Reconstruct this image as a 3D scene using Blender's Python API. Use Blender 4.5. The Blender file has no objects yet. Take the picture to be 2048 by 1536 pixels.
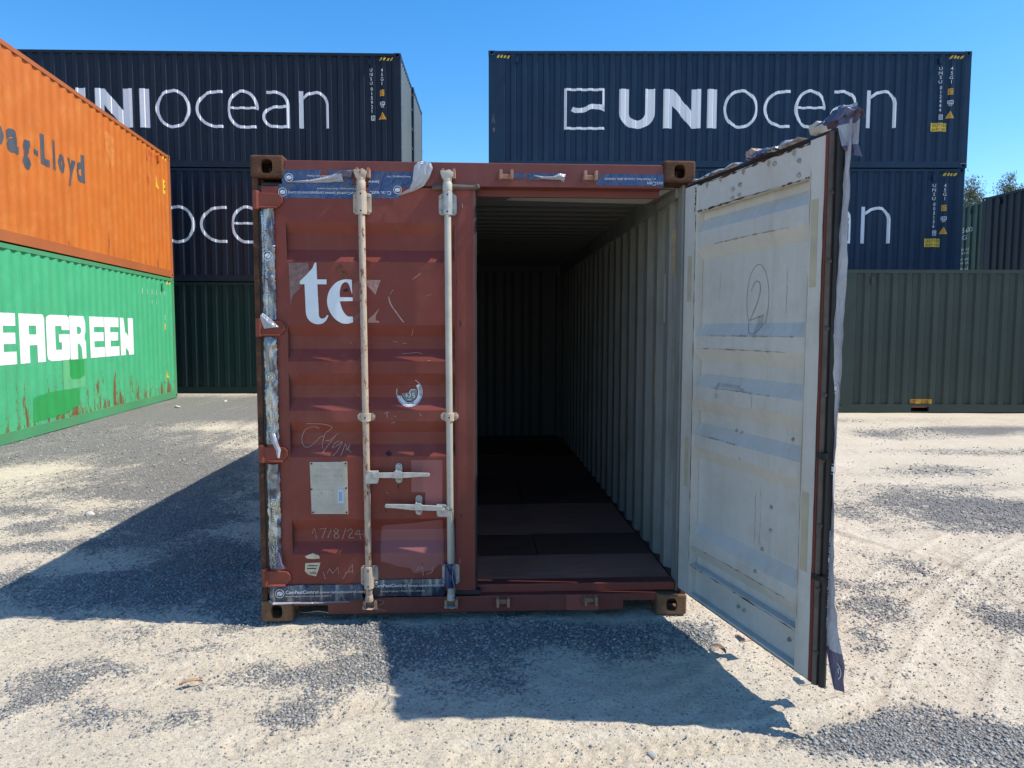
import bpy, bmesh, math, random
import numpy as np
from mathutils import Vector, Matrix
from mathutils.geometry import tessellate_polygon

random.seed(7)
rng = np.random.default_rng(11)
S = bpy.context.scene
COL = S.collection

# ------------------------------------------------------------------ camera
CAMP = (1.217, -4.008, 1.646)
YAW, PITCH, ROLL, FPX = -0.050, -0.074, 0.002, 1434.4
cy_, sy_, cp_, sp_ = math.cos(YAW), math.sin(YAW), math.cos(PITCH), math.sin(PITCH)
fwd = Vector((-sy_ * cp_, cy_ * cp_, sp_)); r0 = Vector((cy_, sy_, 0)); u0 = r0.cross(fwd)
rgt = math.cos(ROLL) * r0 + math.sin(ROLL) * u0
upv = -math.sin(ROLL) * r0 + math.cos(ROLL) * u0
cam = bpy.data.cameras.new('camera'); camo = bpy.data.objects.new('camera', cam); COL.objects.link(camo)
cam.sensor_width = 36; cam.lens = FPX / 2048 * 36; cam.clip_start = 0.05; cam.clip_end = 2000
camo.matrix_world = Matrix(((rgt.x, upv.x, -fwd.x, CAMP[0]), (rgt.y, upv.y, -fwd.y, CAMP[1]),
                            (rgt.z, upv.z, -fwd.z, CAMP[2]), (0, 0, 0, 1)))
S.camera = camo

# ------------------------------------------------------------------ sky and sun
SUNV = Vector((1.75, -0.19, 2.45)).normalized()
el = math.asin(SUNV.z); az = math.atan2(SUNV.x, SUNV.y)
w = bpy.data.worlds.new('World'); S.world = w; w.use_nodes = True
wn = w.node_tree.nodes; wl = w.node_tree.links
sky = wn.new('ShaderNodeTexSky'); sky.sky_type = 'NISHITA'; sky.sun_disc = False
sky.sun_elevation = el; sky.sun_rotation = az; sky.altitude = 0
sky.air_density = 1.0; sky.dust_density = 0.35; sky.ozone_density = 3.0
hs = wn.new('ShaderNodeHueSaturation'); hs.inputs['Saturation'].default_value = 1.36
wl.new(sky.outputs[0], hs.inputs['Color'])
wl.new(hs.outputs[0], wn['Background'].inputs[0])
wn['Background'].inputs[1].default_value = 0.135
sun = bpy.data.lights.new('sun', 'SUN'); sun.energy = 3.5; sun.angle = math.radians(0.55); sun.color = (1, 0.935, 0.82)
suno = bpy.data.objects.new('sun', sun); COL.objects.link(suno)
suno.rotation_euler = SUNV.to_track_quat('Z', 'Y').to_euler(); suno.location = (8, -4, 14)
S.view_settings.view_transform = 'Standard'; S.view_settings.look = 'None'
S.view_settings.exposure = 0.80; S.view_settings.gamma = 1; S.view_settings.use_curve_mapping = False

# ------------------------------------------------------------------ materials
class NT:
    def __init__(s, name):
        s.m = bpy.data.materials.new(name); s.m.use_nodes = True
        s.t = s.m.node_tree; s.b = s.t.nodes['Principled BSDF']
    def n(s, typ, **kw):
        nd = s.t.nodes.new(typ)
        for k, v in kw.items():
            if k.startswith('i_'):
                nm = k[2:]
                nd.inputs[int(nm) if nm.isdigit() else nm.replace('_', ' ')].default_value = v
            else: setattr(nd, k, v)
        return nd
    def l(s, a, b): s.t.links.new(a, b)
    def coords(s, sc=(1, 1, 1), src='Object'):
        tc = s.n('ShaderNodeTexCoord'); mp = s.n('ShaderNodeMapping'); mp.inputs['Scale'].default_value = sc
        s.l(tc.outputs[src], mp.inputs[0]); return mp.outputs[0]
    def noise(s, scale, sc=(1, 1, 1), detail=4, rough=.55, src='Object', dist=0.0):
        nd = s.n('ShaderNodeTexNoise'); nd.inputs['Scale'].default_value = scale
        nd.inputs['Detail'].default_value = detail; nd.inputs['Roughness'].default_value = rough
        nd.inputs['Distortion'].default_value = dist
        s.l(s.coords(sc, src), nd.inputs['Vector']); return nd.outputs['Fac']
    def ramp(s, fac, a, b, va=0.0, vb=1.0):
        nd = s.n('ShaderNodeMapRange'); nd.inputs[1].default_value = a; nd.inputs[2].default_value = b
        nd.inputs[3].default_value = va; nd.inputs[4].default_value = vb
        s.l(fac, nd.inputs[0]); return nd.outputs[0]
    def mul(s, a, b, op='MULTIPLY'):
        nd = s.n('ShaderNodeMath', operation=op)
        for i, v in enumerate((a, b)):
            if isinstance(v, (int, float)): nd.inputs[i].default_value = v
            else: s.l(v, nd.inputs[i])
        return nd.outputs[0]
    def mix(s, fac, a, b, blend='MIX'):
        nd = s.n('ShaderNodeMix', data_type='RGBA', blend_type=blend)
        for sock, v in ((nd.inputs[0], fac), (nd.inputs[6], a), (nd.inputs[7], b)):
            if isinstance(v, (int, float)): sock.default_value = v
            elif isinstance(v, tuple): sock.default_value = v + (1,) if len(v) == 3 else v
            else: s.l(v, sock)
        return nd.outputs[2]
    def bump(s, h, strength=.3, dist=.01, prev=None):
        nd = s.n('ShaderNodeBump'); nd.inputs['Strength'].default_value = strength; nd.inputs['Distance'].default_value = dist
        s.l(h, nd.inputs['Height'])
        if prev is not None: s.l(prev, nd.inputs['Normal'])
        return nd.outputs[0]
    def out(s, col=None, rough=None, normal=None, metal=None, spec=None):
        for nm, v in (('Base Color', col), ('Roughness', rough), ('Normal', normal), ('Metallic', metal), ('Specular IOR Level', spec)):
            if v is None: continue
            if isinstance(v, tuple): s.b.inputs[nm].default_value = v + (1,)
            elif isinstance(v, (int, float)): s.b.inputs[nm].default_value = v
            else: s.l(v, s.b.inputs[nm])
        return s.m

RUST = (0.115, 0.045, 0.018); RUST_D = (0.045, 0.02, 0.012)
GLOSS = ('navy_paint', 'dull_navy_paint', 'dark_olive_green_paint', 'black_green_paint')
def paint(name, col, var=.12, rust=.0, rust_low=0.0, dirt=.25, dirtcol=(.25, .2, .15), rough=.5, scale=1.0,
          bump=.12, scr=.0, scrcol=(.5, .42, .36), spec=.4, streak=.3, fade=None, fadeamt=0.0, rustcol=RUST):
    N = NT(name)
    big = N.noise(1.1 * scale, detail=6); fine = N.noise(22 * scale, detail=5, rough=.65)
    c = N.mix(N.ramp(big, .3, .7), tuple(x * (1 - var) for x in col), tuple(min(1, x * (1 + var)) for x in col))
    c = N.mix(N.mul(N.ramp(fine, .35, .75), .18), c, tuple(min(1, x * .55 + .02) for x in col))
    if fade:
        fm = N.mul(N.ramp(N.noise(2.3 * scale, detail=8, rough=.7, dist=.5), .48, .66), fadeamt)
        c = N.mix(fm, c, fade)
    if streak:
        st = N.noise(3.2 * scale, (3.5, 3.5, .16), detail=6, rough=.7)
        c = N.mix(N.mul(N.ramp(st, .52, .72), streak), c, dirtcol)
    if dirt:
        dn = N.noise(2.7 * scale, detail=9, rough=.72)
        c = N.mix(N.mul(N.ramp(dn, .5, .78), dirt), c, dirtcol)
    rr = rough
    if scr:
        sn = N.noise(5 * scale, (1, 1, 6), detail=10, rough=.85, dist=1.5)
        c = N.mix(N.mul(N.ramp(sn, .655, .70), scr), c, scrcol)
    if rust or rust_low:
        rn = N.noise(5.5 * scale, (1, 1, .45), detail=12, rough=.78)
        th = rn
        if rust_low:
            tc = N.n('ShaderNodeTexCoord'); sp = N.n('ShaderNodeSeparateXYZ'); N.l(tc.outputs['Object'], sp.inputs[0])
            low = N.ramp(sp.outputs[2], .15, 1.25, rust_low, 0.0)
            rs = N.noise(3.4, (2.6, 2.6, .22), detail=8, rough=.72)
            th = N.mul(N.mul(N.mul(rn, .45), N.mul(rs, .62), 'ADD'), N.mul(low, .15), 'ADD')
        rm = N.ramp(th, .70 - .14 * rust, .73 - .14 * rust)
        rc = N.mix(N.noise(30, detail=6), tuple(x * .5 for x in rustcol), tuple(x * 1.5 for x in rustcol))
        c = N.mix(rm, c, rc)
        rr = N.ramp(rm, 0, 1, rough, .9)
    nb = N.bump(N.noise(3.2, detail=2), bump, .02)
    nb = N.bump(fine, .08, .004, nb)
    if name in GLOSS:
        rr = .45; spec = .22
    return N.out(c, rr, nb, spec=spec)

def plain(name, col, rough=.6, var=.15, scale=12, metal=0.0, bump=.1, spec=.4):
    N = NT(name); f = N.noise(scale, detail=6)
    c = N.mix(N.ramp(f, .3, .7), tuple(x * (1 - var) for x in col), tuple(min(1, x * (1 + var)) for x in col))
    return N.out(c, rough, N.bump(N.noise(scale * 3, detail=4), bump, .003), metal, spec)

M = {}
M['red'] = paint('oxide_red_paint', (.19, .039, .027), var=.14, rust=.34, dirt=.3, dirtcol=(.17, .08, .06), rough=.45, bump=.55, fade=(.25, .085, .065), fadeamt=.4, scr=.5, scrcol=(.34, .2, .17), streak=.22, spec=.25)
M['redframe'] = paint('oxide_red_frame_paint', (.16, .037, .028), var=.15, rust=.45, dirt=.35, dirtcol=(.15, .09, .06), rough=.5, bump=.2, scr=.25)
def rust_mat():
    N = NT('rusty_steel'); f = N.noise(24, detail=10, rough=.75); g = N.noise(7, detail=6); h = N.noise(90, detail=4)
    c = N.mix(N.ramp(g, .35, .65), (.048, .028, .021), (.125, .058, .032))
    c = N.mix(N.ramp(f, .55, .72), c, (.22, .115, .06)); c = N.mix(N.ramp(h, .6, .68), c, (.03, .018, .014))
    return N.out(c, .88, N.bump(h, .5, .004, N.bump(f, .6, .01)), spec=.2)
M['rust'] = rust_mat()
M['rusttan'] = plain('tan_rusty_steel', (.16, .085, .043), .9, .4, 25, bump=.6)
M['white'] = paint('grey_white_inner_paint', (.57, .555, .50), var=.08, rust=.16, dirt=.55, dirtcol=(.36, .31, .23), rough=.5, bump=.25, streak=.3, scr=.25, scrcol=(.25, .22, .18))
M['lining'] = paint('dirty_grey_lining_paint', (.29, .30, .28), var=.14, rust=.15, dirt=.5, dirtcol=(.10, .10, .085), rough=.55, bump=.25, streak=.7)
M['endwall'] = paint('shade_darkened_end_wall_paint', (.085, .092, .095), var=.14, rust=.1, dirt=.5, dirtcol=(.05, .05, .045), rough=.6, streak=.5)  # lining paint with the shade of the deep interior put into its base colour
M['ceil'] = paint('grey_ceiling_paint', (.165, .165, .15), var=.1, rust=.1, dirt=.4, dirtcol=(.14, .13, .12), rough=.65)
M['navy'] = paint('navy_paint', (.011, .032, .066), var=.14, rust=.0, dirt=.15, dirtcol=(.07, .08, .09), rough=.34, bump=.1, streak=.12)
M['navydark'] = paint('dull_navy_paint', (.011, .017, .030), var=.14, rust=.0, dirt=.2, dirtcol=(.05, .05, .055), rough=.36, bump=.1, streak=.15)
M['dgreen'] = paint('dark_olive_green_paint', (.045, .060, .050), var=.1, rust=.0, dirt=.15, dirtcol=(.08, .1, .08), rough=.4, bump=.12, streak=.12)
M['dgreen2'] = paint('black_green_paint', (.008, .022, .021), var=.1, rust=.0, dirt=.12, dirtcol=(.05, .06, .055), rough=.36, bump=.1, streak=.1)
M['endglare'] = paint('sun_glare_navy_end_paint', (.13, .15, .148), var=.1, dirt=.3, dirtcol=(.2, .22, .2), rough=.4)  # sun glare on the navy ends, painted in as a pale base colour
M['fgreen'] = paint('bottle_green_paint', (.02, .07, .05), rough=.5)
M['orange'] = paint('orange_paint', (.54, .142, .020), var=.07, rust=.06, rust_low=.6, dirt=.22, dirtcol=(.42, .13, .035), rough=.5, bump=.2, streak=.2, fade=(.60, .21, .045), fadeamt=.6)
M['orangerail'] = paint('orange_rail_paint', (.40, .115, .035), var=.1, rust=.3, dirt=.45, dirtcol=(.3, .12, .05), rough=.55, streak=.2)
M['green'] = paint('mint_green_paint', (.062, .40, .18), var=.07, rust=.12, rust_low=1.15, dirt=.2, dirtcol=(.12, .36, .17), rough=.5, bump=.2, streak=.25, fade=(.10, .47, .25), fadeamt=.4, rustcol=(.15, .085, .03))
M['greenrail'] = paint('mint_green_rail_paint', (.065, .29, .13), var=.1, rust=.5, dirt=.5, dirtcol=(.2, .16, .07), rough=.55)
M['greenpatch'] = plain('fresh_green_touch_up_paint', (.028, .30, .075), .5, .06, 3)
M['greenfade'] = plain('faded_yellow_green_paint', (.11, .41, .18), .6, .1, 3)
M['ltr'] = paint('white_lettering_paint', (.80, .81, .82), var=.04, dirt=.12, dirtcol=(.5, .5, .5), rough=.5, bump=.05, streak=.08)
M['ltr_eg'] = paint('worn_white_lettering_paint', (.84, .85, .82), var=.03, rust=.13, dirt=.08, dirtcol=(.6, .45, .25), rough=.5, streak=.05)
M['ltr_hl'] = plain('slate_lettering_paint', (.075, .085, .10), .5, .2, 2)
M['ltr_red'] = plain('faded_red_lettering_paint', (.50, .07, .03), .6, .2, 8)
M['tex'] = paint('chalky_white_lettering_paint', (.66, .70, .72), var=.04, rust=.1, dirt=.12, dirtcol=(.5, .45, .4), rough=.5, streak=.1)
M['ghost'] = plain('faded_pink_lettering_paint', (.40, .22, .18), .6, .35, 60)
M['ghost2'] = plain('faint_red_lettering_paint', (.20, .07, .055), .55, .1, 20)
M['mauve'] = plain('mauve_touch_up_paint', (.26, .088, .083), .5, .07, 5)
M['redpatch'] = plain('brick_red_touch_up_paint', (.25, .07, .05), .5, .1, 5)
M['darkpatch'] = plain('chipped_dark_paint', (.03, .015, .012), .7, .3, 10)
M['yellow'] = plain('yellow_sticker', (.72, .47, .05), .45, .08, 4)
M['amber'] = plain('amber_sticker', (.70, .34, .03), .45, .08, 4)
M['black'] = plain('black_print', (.015, .015, .017), .5, .1, 4)
M['cream'] = plain('cream_metal_paint', (.46, .38, .29), .5, .18, 9, bump=.25)
M['creamrust'] = paint('cream_bar_paint_with_rust', (.46, .36, .27), var=.18, rust=1.15, dirt=.8, dirtcol=(.33, .19, .13), rough=.55, scale=5, rustcol=(.17, .07, .045), streak=.2)
M['barwhite'] = paint('greyish_white_bar_paint', (.45, .42, .35), var=.15, rust=.3, dirt=.6, dirtcol=(.30, .27, .22), rough=.5, scale=5, streak=.3)
M['steel'] = plain('galvanised_steel', (.42, .41, .38), .5, .25, 25, metal=.35, bump=.3)
M['keeper'] = plain('rust_cream_keeper_paint', (.34, .19, .12), .65, .3, 20, bump=.3)
M['hinge'] = paint('worn_red_hinge_paint', (.20, .05, .032), var=.18, rust=.42, dirt=.35, dirtcol=(.16, .08, .05), rough=.55, scale=4, spec=.2)
M['rubber'] = plain('black_rubber', (.022, .021, .020), .6, .3, 12, bump=.3)
M['rubberbrown'] = plain('brown_dusty_rubber', (.10, .08, .066), .8, .3, 15, bump=.3)
M['hole'] = plain('dark_void', (.004, .004, .005), .9)
M['seal'] = plain('pale_tape_backing', (.44, .39, .27), .7, .12, 12)
M['mark'] = plain('grey_marker_line', (.19, .185, .175), .7)
M['chalk'] = plain('white_chalk_line', (.36, .22, .19), .9, .4, 120)
M['stencil'] = plain('faint_grey_stencil_paint', (.40, .385, .34), .7, .15, 40)
M['dent'] = plain('bare_dull_steel', (.30, .29, .26), .6, .4, 60, bump=.4)
M['grime'] = plain('grey_grime', (.27, .255, .22), .8, .3, 60)
M['drip'] = plain('pale_brown_drip', (.50, .475, .41), .7, .15, 30)
M['shield'] = plain('olive_grey_shield_print', (.20, .20, .16), .6, .2, 30)
M['bloom'] = plain('brown_rust_bloom', (.125, .048, .022), .85, .35, 45)
M['stain'] = plain('brown_stain', (.33, .27, .18), .8, .2, 20)
M['bluetape'] = plain('blue_adhesive_tape', (.02, .045, .13), .3, .2, 10)
M['cord'] = plain('green_grey_cord', (.12, .17, .16), .8)
M['sticker_b'] = plain('pale_blue_sticker', (.42, .55, .68), .5)
M['sticker_w'] = plain('peeling_cream_sticker', (.55, .47, .32), .6, .25, 30)
def plate_mat():
    N = NT('aged_data_plate'); f = N.noise(7, detail=8, rough=.7)
    c = N.mix(N.ramp(f, .4, .65), (.40, .36, .28), (.52, .48, .40))
    sp = N.noise(70, detail=3); c = N.mix(N.ramp(sp, .66, .72), c, (.12, .09, .05))
    return N.out(c, .5)
M['plate'] = plate_mat()
def emblem_mat():
    N = NT('worn_sticker_foil'); f = N.noise(26, detail=8, rough=.7)
    return N.out(N.mix(N.ramp(f, .44, .56), (.195, .05, .037), (.45, .44, .43)), .5)
M['emblem'] = emblem_mat()
def tape_mat(name, c1, c2, spec=.7):
    N = NT(name); f = N.noise(6, (1, 1, 1), detail=5)
    c = N.mix(N.ramp(f, .35, .65), c1, c2)
    return N.out(c, .16, N.bump(N.noise(14, (1.6, 1.6, .45), detail=6, dist=1.5), .9, .014), spec=spec)
M['tapeb'] = tape_mat('blue_plastic_tape', (.022, .04, .115), (.035, .055, .15))
M['tapeg'] = tape_mat('dark_slate_plastic_tape', (.022, .032, .055), (.06, .075, .085))
M['tapew'] = tape_mat('silver_white_tape_backing', (.27, .27, .30), (.42, .42, .45), .5)
def foil_mat(name='crinkled_silvery_tape', lo=.40, hi=.62):
    N = NT(name); f = N.noise(9, (2.2, 1, .5), detail=6, dist=1.0); g = N.noise(30, (1.5, 1, .6), detail=5)
    c = N.mix(N.ramp(f, lo, hi), (.03, .04, .07), (.42, .43, .40))
    return N.out(c, .2, N.bump(g, .8, .012), N.ramp(f, lo, hi, .1, .75), spec=.6)
M['tapeg'] = foil_mat()
M['tapes'] = foil_mat('slate_silvery_tape', .50, .82)
M['tapen'] = tape_mat('dark_navy_plastic_tape', (.035, .045, .085), (.06, .07, .115))
M['tapep'] = tape_mat('purple_plastic_tape', (.075, .065, .115), (.12, .11, .165), .5)
M['tapetxt'] = plain('pale_tape_print', (.66, .68, .70), .35, .1, 20)
M['tapetxt_y'] = plain('yellowish_tape_print', (.58, .57, .42), .35, .1, 20)
def wood_mat(name='stained_plywood', k=1.0):
    N = NT(name)
    g = N.noise(3.0, (1.2, 14, 1), detail=8, rough=.7); d = N.noise(2.2, detail=8, rough=.7)
    c = N.mix(N.ramp(g, .3, .7), tuple(x * k for x in (.19, .072, .048)), tuple(x * k for x in (.32, .13, .088)))
    c = N.mix(N.mul(N.ramp(d, .45, .7), .6), c, tuple(x * k for x in (.09, .05, .04)))
    sc = N.noise(12, (.5, 3, 1), detail=10, rough=.85); c = N.mix(N.ramp(sc, .69, .72), c, (.3, .25, .2))
    return N.out(c, .65, N.bump(g, .3, .004))
M['wood'] = wood_mat()
M['wood_l'] = wood_mat('dusty_grey_plywood', 1.55); M['wood_d'] = wood_mat('dark_oiled_plywood', .55)
def ground_mat():
    N = NT('sand_and_gravel')
    at = N.n('ShaderNodeAttribute', attribute_name='gravel')
    n1 = N.noise(55, detail=6, rough=.7); n2 = N.noise(1.6, detail=6); n3 = N.noise(9, detail=8, rough=.75)
    n4 = N.noise(140, detail=5, rough=.75); n5 = N.noise(26, detail=6, rough=.8)
    sand = N.mix(N.ramp(n2, .3, .7), (.585, .505, .385), (.67, .59, .465))
    sand = N.mix(N.mul(N.ramp(n1, .46, .66), .8), sand, (.39, .335, .255))
    sand = N.mix(N.mul(N.ramp(n4, .50, .64), .7), sand, (.33, .29, .225))
    sand = N.mix(N.mul(N.ramp(n5, .55, .70), .45), sand, (.36, .325, .27))
    sand = N.mix(N.mul(N.ramp(n3, .55, .72), .35), sand, (.60, .54, .44))
    vo = N.n('ShaderNodeTexVoronoi'); vo.inputs['Scale'].default_value = 78; N.l(N.coords(), vo.inputs['Vector'])
    hsv = N.n('ShaderNodeSeparateColor'); N.l(vo.outputs['Color'], hsv.inputs[0])
    grav = N.mix(hsv.outputs[0], (.19, .184, .175), (.36, .35, .325))
    grav = N.mix(N.mul(N.ramp(n4, .45, .7), .4), grav, (.42, .385, .325))
    grav = N.mix(N.ramp(vo.outputs['Distance'], .5, .8), grav, (.13, .12, .11))
    # mask broken up by stone cells
    brk = N.mul(N.mul(hsv.outputs[1], .55), N.mul(N.ramp(n3, .3, .7), .45), 'ADD')
    mk = N.mul(at.outputs['Fac'], brk, 'SUBTRACT')
    mk = N.ramp(mk, -.12, .12)
    col = N.mix(mk, sand, grav)
    h = N.mul(N.mul(N.ramp(vo.outputs['Distance'], .0, .7, 1.0, 0.0), mk), N.mul(N.mul(n1, .5), N.mul(n5, .5), 'ADD'), 'ADD')
    nb = N.bump(n3, .6, .025); nb = N.bump(h, .9, .016, nb)
    return N.out(col, .95, nb, spec=.15)
M['ground'] = ground_mat()
def stone_mat():
    N = NT('grey_gravel_stone'); g = N.n('ShaderNodeNewGeometry')
    c = N.mix(g.outputs['Random Per Island'], (.19, .184, .175), (.38, .37, .34))
    return N.out(c, .9, N.bump(N.noise(90, detail=3), .4, .003), spec=.2)
M['stone'] = stone_mat()
M['stone_l'] = plain('pale_stone', (.52, .49, .44), .9, .15, 15)
M['leafdry'] = plain('dry_leaf', (.36, .22, .12), .8, .25, 20)
def leaf_mat():
    N = NT('eucalyptus_foliage'); g = N.n('ShaderNodeNewGeometry')
    c = N.mix(g.outputs['Random Per Island'], (.06, .085, .05), (.17, .19, .12))
    return N.out(c, .6)
M['leaf'] = leaf_mat()
M['bark'] = plain('pale_bark', (.25, .21, .17), .9, .3, 5)

# ------------------------------------------------------------------ mesh helpers
def tag(o, label=None, cat=None, group=None, kind=None):
    if label: o['label'] = label
    if cat: o['category'] = cat
    if group: o['group'] = group
    if kind: o['kind'] = kind
    return o
def empty(name, loc=(0, 0, 0), rz=0.0):
    o = bpy.data.objects.new(name, None); COL.objects.link(o); o.location = loc; o.rotation_euler = (0, 0, rz)
    o.empty_display_size = .2
    return o
def link(name, me, parent=None):
    o = bpy.data.objects.new(name, me); COL.objects.link(o); o.parent = parent; return o

class G:
    """collects geometry; f maps local (a,b,c) to xyz"""
    def __init__(s, f=None): s.v = []; s.p = []; s.mi = []; s.f = f
    def add(s, vs, fs, mi=0):
        k = len(s.v); s.v += [tuple(x) for x in vs]
        for q in fs: s.p.append([i + k for i in q]); s.mi.append(mi)
        return s
    def box(s, a0, a1, b0, b1, c0, c1, mi=0):
        vs = [(a, b, c) for a in (a0, a1) for b in (b0, b1) for c in (c0, c1)]
        return s.add(vs, [(0, 1, 3, 2), (4, 6, 7, 5), (0, 4, 5, 1), (2, 3, 7, 6), (0, 2, 6, 4), (1, 5, 7, 3)], mi)
    def tube(s, pts, r, n=10, mi=0, cap=True):
        pts = [Vector(p) for p in pts]; rs = r if isinstance(r, (list, tuple)) else [r] * len(pts)
        rings = []
        prev = None
        for i, p in enumerate(pts):
            d = (pts[min(i + 1, len(pts) - 1)] - pts[max(i - 1, 0)])
            if d.length < 1e-9: d = prev or Vector((0, 0, 1))
            d = d.normalized(); prev = d
            a = d.cross(Vector((0, 1, 0.01))) if abs(d.y) < .9 else d.cross(Vector((1, 0, 0)))
            a.normalize(); b = d.cross(a)
            rings.append([p + (a * math.cos(t) + b * math.sin(t)) * rs[i] for t in (2 * math.pi * j / n for j in range(n))])
        vs = [v for rg in rings for v in rg]; fs = []
        for i in range(len(pts) - 1):
            for j in range(n): fs.append((i * n + j, i * n + (j + 1) % n, (i + 1) * n + (j + 1) % n, (i + 1) * n + j))
        if cap: fs.append(tuple(range(n - 1, -1, -1))); fs.append(tuple((len(pts) - 1) * n + j for j in range(n)))
        return s.add(vs, fs, mi)
    def prism(s, poly, axis, c0, c1, mi=0):
        """poly: 2D pts in the plane of the two other axes (in order), extruded along axis"""
        def P(p, c):
            q = [0, 0, 0]; o = [i for i in range(3) if i != axis]; q[o[0]], q[o[1]] = p; q[axis] = c; return q
        n = len(poly); vs = [P(p, c0) for p in poly] + [P(p, c1) for p in poly]
        tri = tessellate_polygon([[Vector((p[0], p[1], 0)) for p in poly]])
        fs = [tuple(t) for t in tri] + [tuple(i + n for i in reversed(t)) for t in tri]
        fs += [(i, (i + 1) % n, (i + 1) % n + n, i + n) for i in range(n)]
        return s.add(vs, fs, mi)
    def build(s, name, mats, parent=None, bevel=0.0, smooth=False, seg=2):
        vs = [s.f(*v) for v in s.v] if s.f else s.v
        me = bpy.data.meshes.new(name); me.from_pydata([tuple(v) for v in vs], [], s.p)
        for m in (mats if isinstance(mats, (list, tuple)) else [mats]): me.materials.append(m)
        if any(s.mi): me.polygons.foreach_set('material_index', s.mi)
        bm = bmesh.new(); bm.from_mesh(me); bmesh.ops.recalc_face_normals(bm, faces=bm.faces); bm.to_mesh(me); bm.free()
        if smooth: me.polygons.foreach_set('use_smooth', [True] * len(me.polygons))
        o = link(name, me, parent)
        if bevel:
            b = o.modifiers.new('bevel', 'BEVEL'); b.width = bevel; b.segments = seg; b.limit_method = 'ANGLE'; b.angle_limit = math.radians(40)
        return o

def smoothpath(pts, k=5, closed=False):
    P = [np.array(p, float) for p in pts]; n = len(P); out = []
    rngi = range(n if closed else n - 1)
    for i in rngi:
        g = lambda j: P[j % n] if closed else P[min(max(j, 0), n - 1)]
        p0, p1, p2, p3 = g(i - 1), g(i), g(i + 1), g(i + 2)
        for t in np.linspace(0, 1, k, endpoint=False):
            out.append(.5 * (2 * p1 + (p2 - p0) * t + (2 * p0 - 5 * p1 + 4 * p2 - p3) * t * t + (3 * p1 - p0 - 3 * p2 + p3) * t ** 3))
    if not closed: out.append(P[-1])
    return out
def stroke(pts, wd, closed=False, k=0):
    """2D polyline -> flat band (verts, faces)"""
    P = smoothpath(pts, k, closed) if k else [np.array(p, float) for p in pts]
    n = len(P); vs = []
    for i in range(n):
        a = P[(i - 1) % n] if (closed or i > 0) else P[i]; b = P[(i + 1) % n] if (closed or i < n - 1) else P[i]
        d1 = P[i] - a; d2 = b - P[i]
        l1, l2 = np.linalg.norm(d1), np.linalg.norm(d2)
        d1 = d1 / l1 if l1 > 1e-9 else d2 / max(l2, 1e-9); d2 = d2 / l2 if l2 > 1e-9 else d1
        t = d1 + d2; t = t / max(np.linalg.norm(t), 1e-6); nr = np.array([-t[1], t[0]])
        m = 1 / max(.5, abs(nr @ np.array([-d1[1], d1[0]])))
        vs += [P[i] + nr * wd / 2 * m, P[i] - nr * wd / 2 * m]
    fs = [(2 * i, 2 * i + 1, (2 * i + 3) % (2 * n), (2 * i + 2) % (2 * n)) for i in range(n if closed else n - 1)]
    return vs, fs
def poly(outer, *holes):
    loops = [[Vector((p[0], p[1], 0)) for p in lp] for lp in (outer,) + holes]
    return [np.array((p[0], p[1]), float) for lp in (outer,) + holes for p in lp], [tuple(t) for t in tessellate_polygon(loops)]
def rect(x0, x1, y0, y1): return [np.array(p, float) for p in ((x0, y0), (x1, y0), (x1, y1), (x0, y1))], [(0, 1, 2, 3)]
def ellipse(cx, cy, rx, ry, n=28): return [(cx + rx * math.cos(2 * math.pi * i / n), cy + ry * math.sin(2 * math.pi * i / n)) for i in range(n)]
_tc = {}
def text(body, bold=0.0, spacing=1.0):
    """built-in font glyphs as 2D (verts, faces); cap height 1, baseline 0, left 0"""
    key = (body, bold, spacing)
    if key in _tc: return _tc[key]
    cu = bpy.data.curves.new('t', 'FONT'); cu.body = body; cu.size = 1; cu.resolution_u = 2; cu.offset = bold; cu.fill_mode = 'FRONT'; cu.space_character = spacing
    o = bpy.data.objects.new('t', cu); COL.objects.link(o); bpy.context.view_layer.update()
    me = bpy.data.meshes.new_from_object(o.evaluated_get(bpy.context.evaluated_depsgraph_get()))
    vs = [np.array((v.co.x, v.co.y)) for v in me.vertices]; fs = [tuple(p.vertices) for p in me.polygons]
    bpy.data.objects.remove(o); bpy.data.curves.remove(cu); bpy.data.meshes.remove(me)
    x0 = min(v[0] for v in vs); sc = 1 / .73
    r = ([np.array(((v[0] - x0) * sc, v[1] * sc)) for v in vs], fs); _tc[key] = r
    return r
def fit(shape, x0, x1, y0, y1):
    vs, fs = shape; a = np.array(vs); mn, mx = a.min(0), a.max(0)
    return [np.array((x0 + (v[0] - mn[0]) / (mx[0] - mn[0]) * (x1 - x0), y0 + (v[1] - mn[1]) / (mx[1] - mn[1]) * (y1 - y0))) for v in vs], fs
def xf(shape, sx, sy, tx, ty, rot=0.0):
    c, s_ = math.cos(rot), math.sin(rot)
    return [np.array((tx + c * v[0] * sx - s_ * v[1] * sy, ty + s_ * v[0] * sx + c * v[1] * sy)) for v in shape[0]], shape[1]
def width(shape): a = np.array(shape[0]); return a[:, 0].max() - a[:, 0].min()

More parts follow.
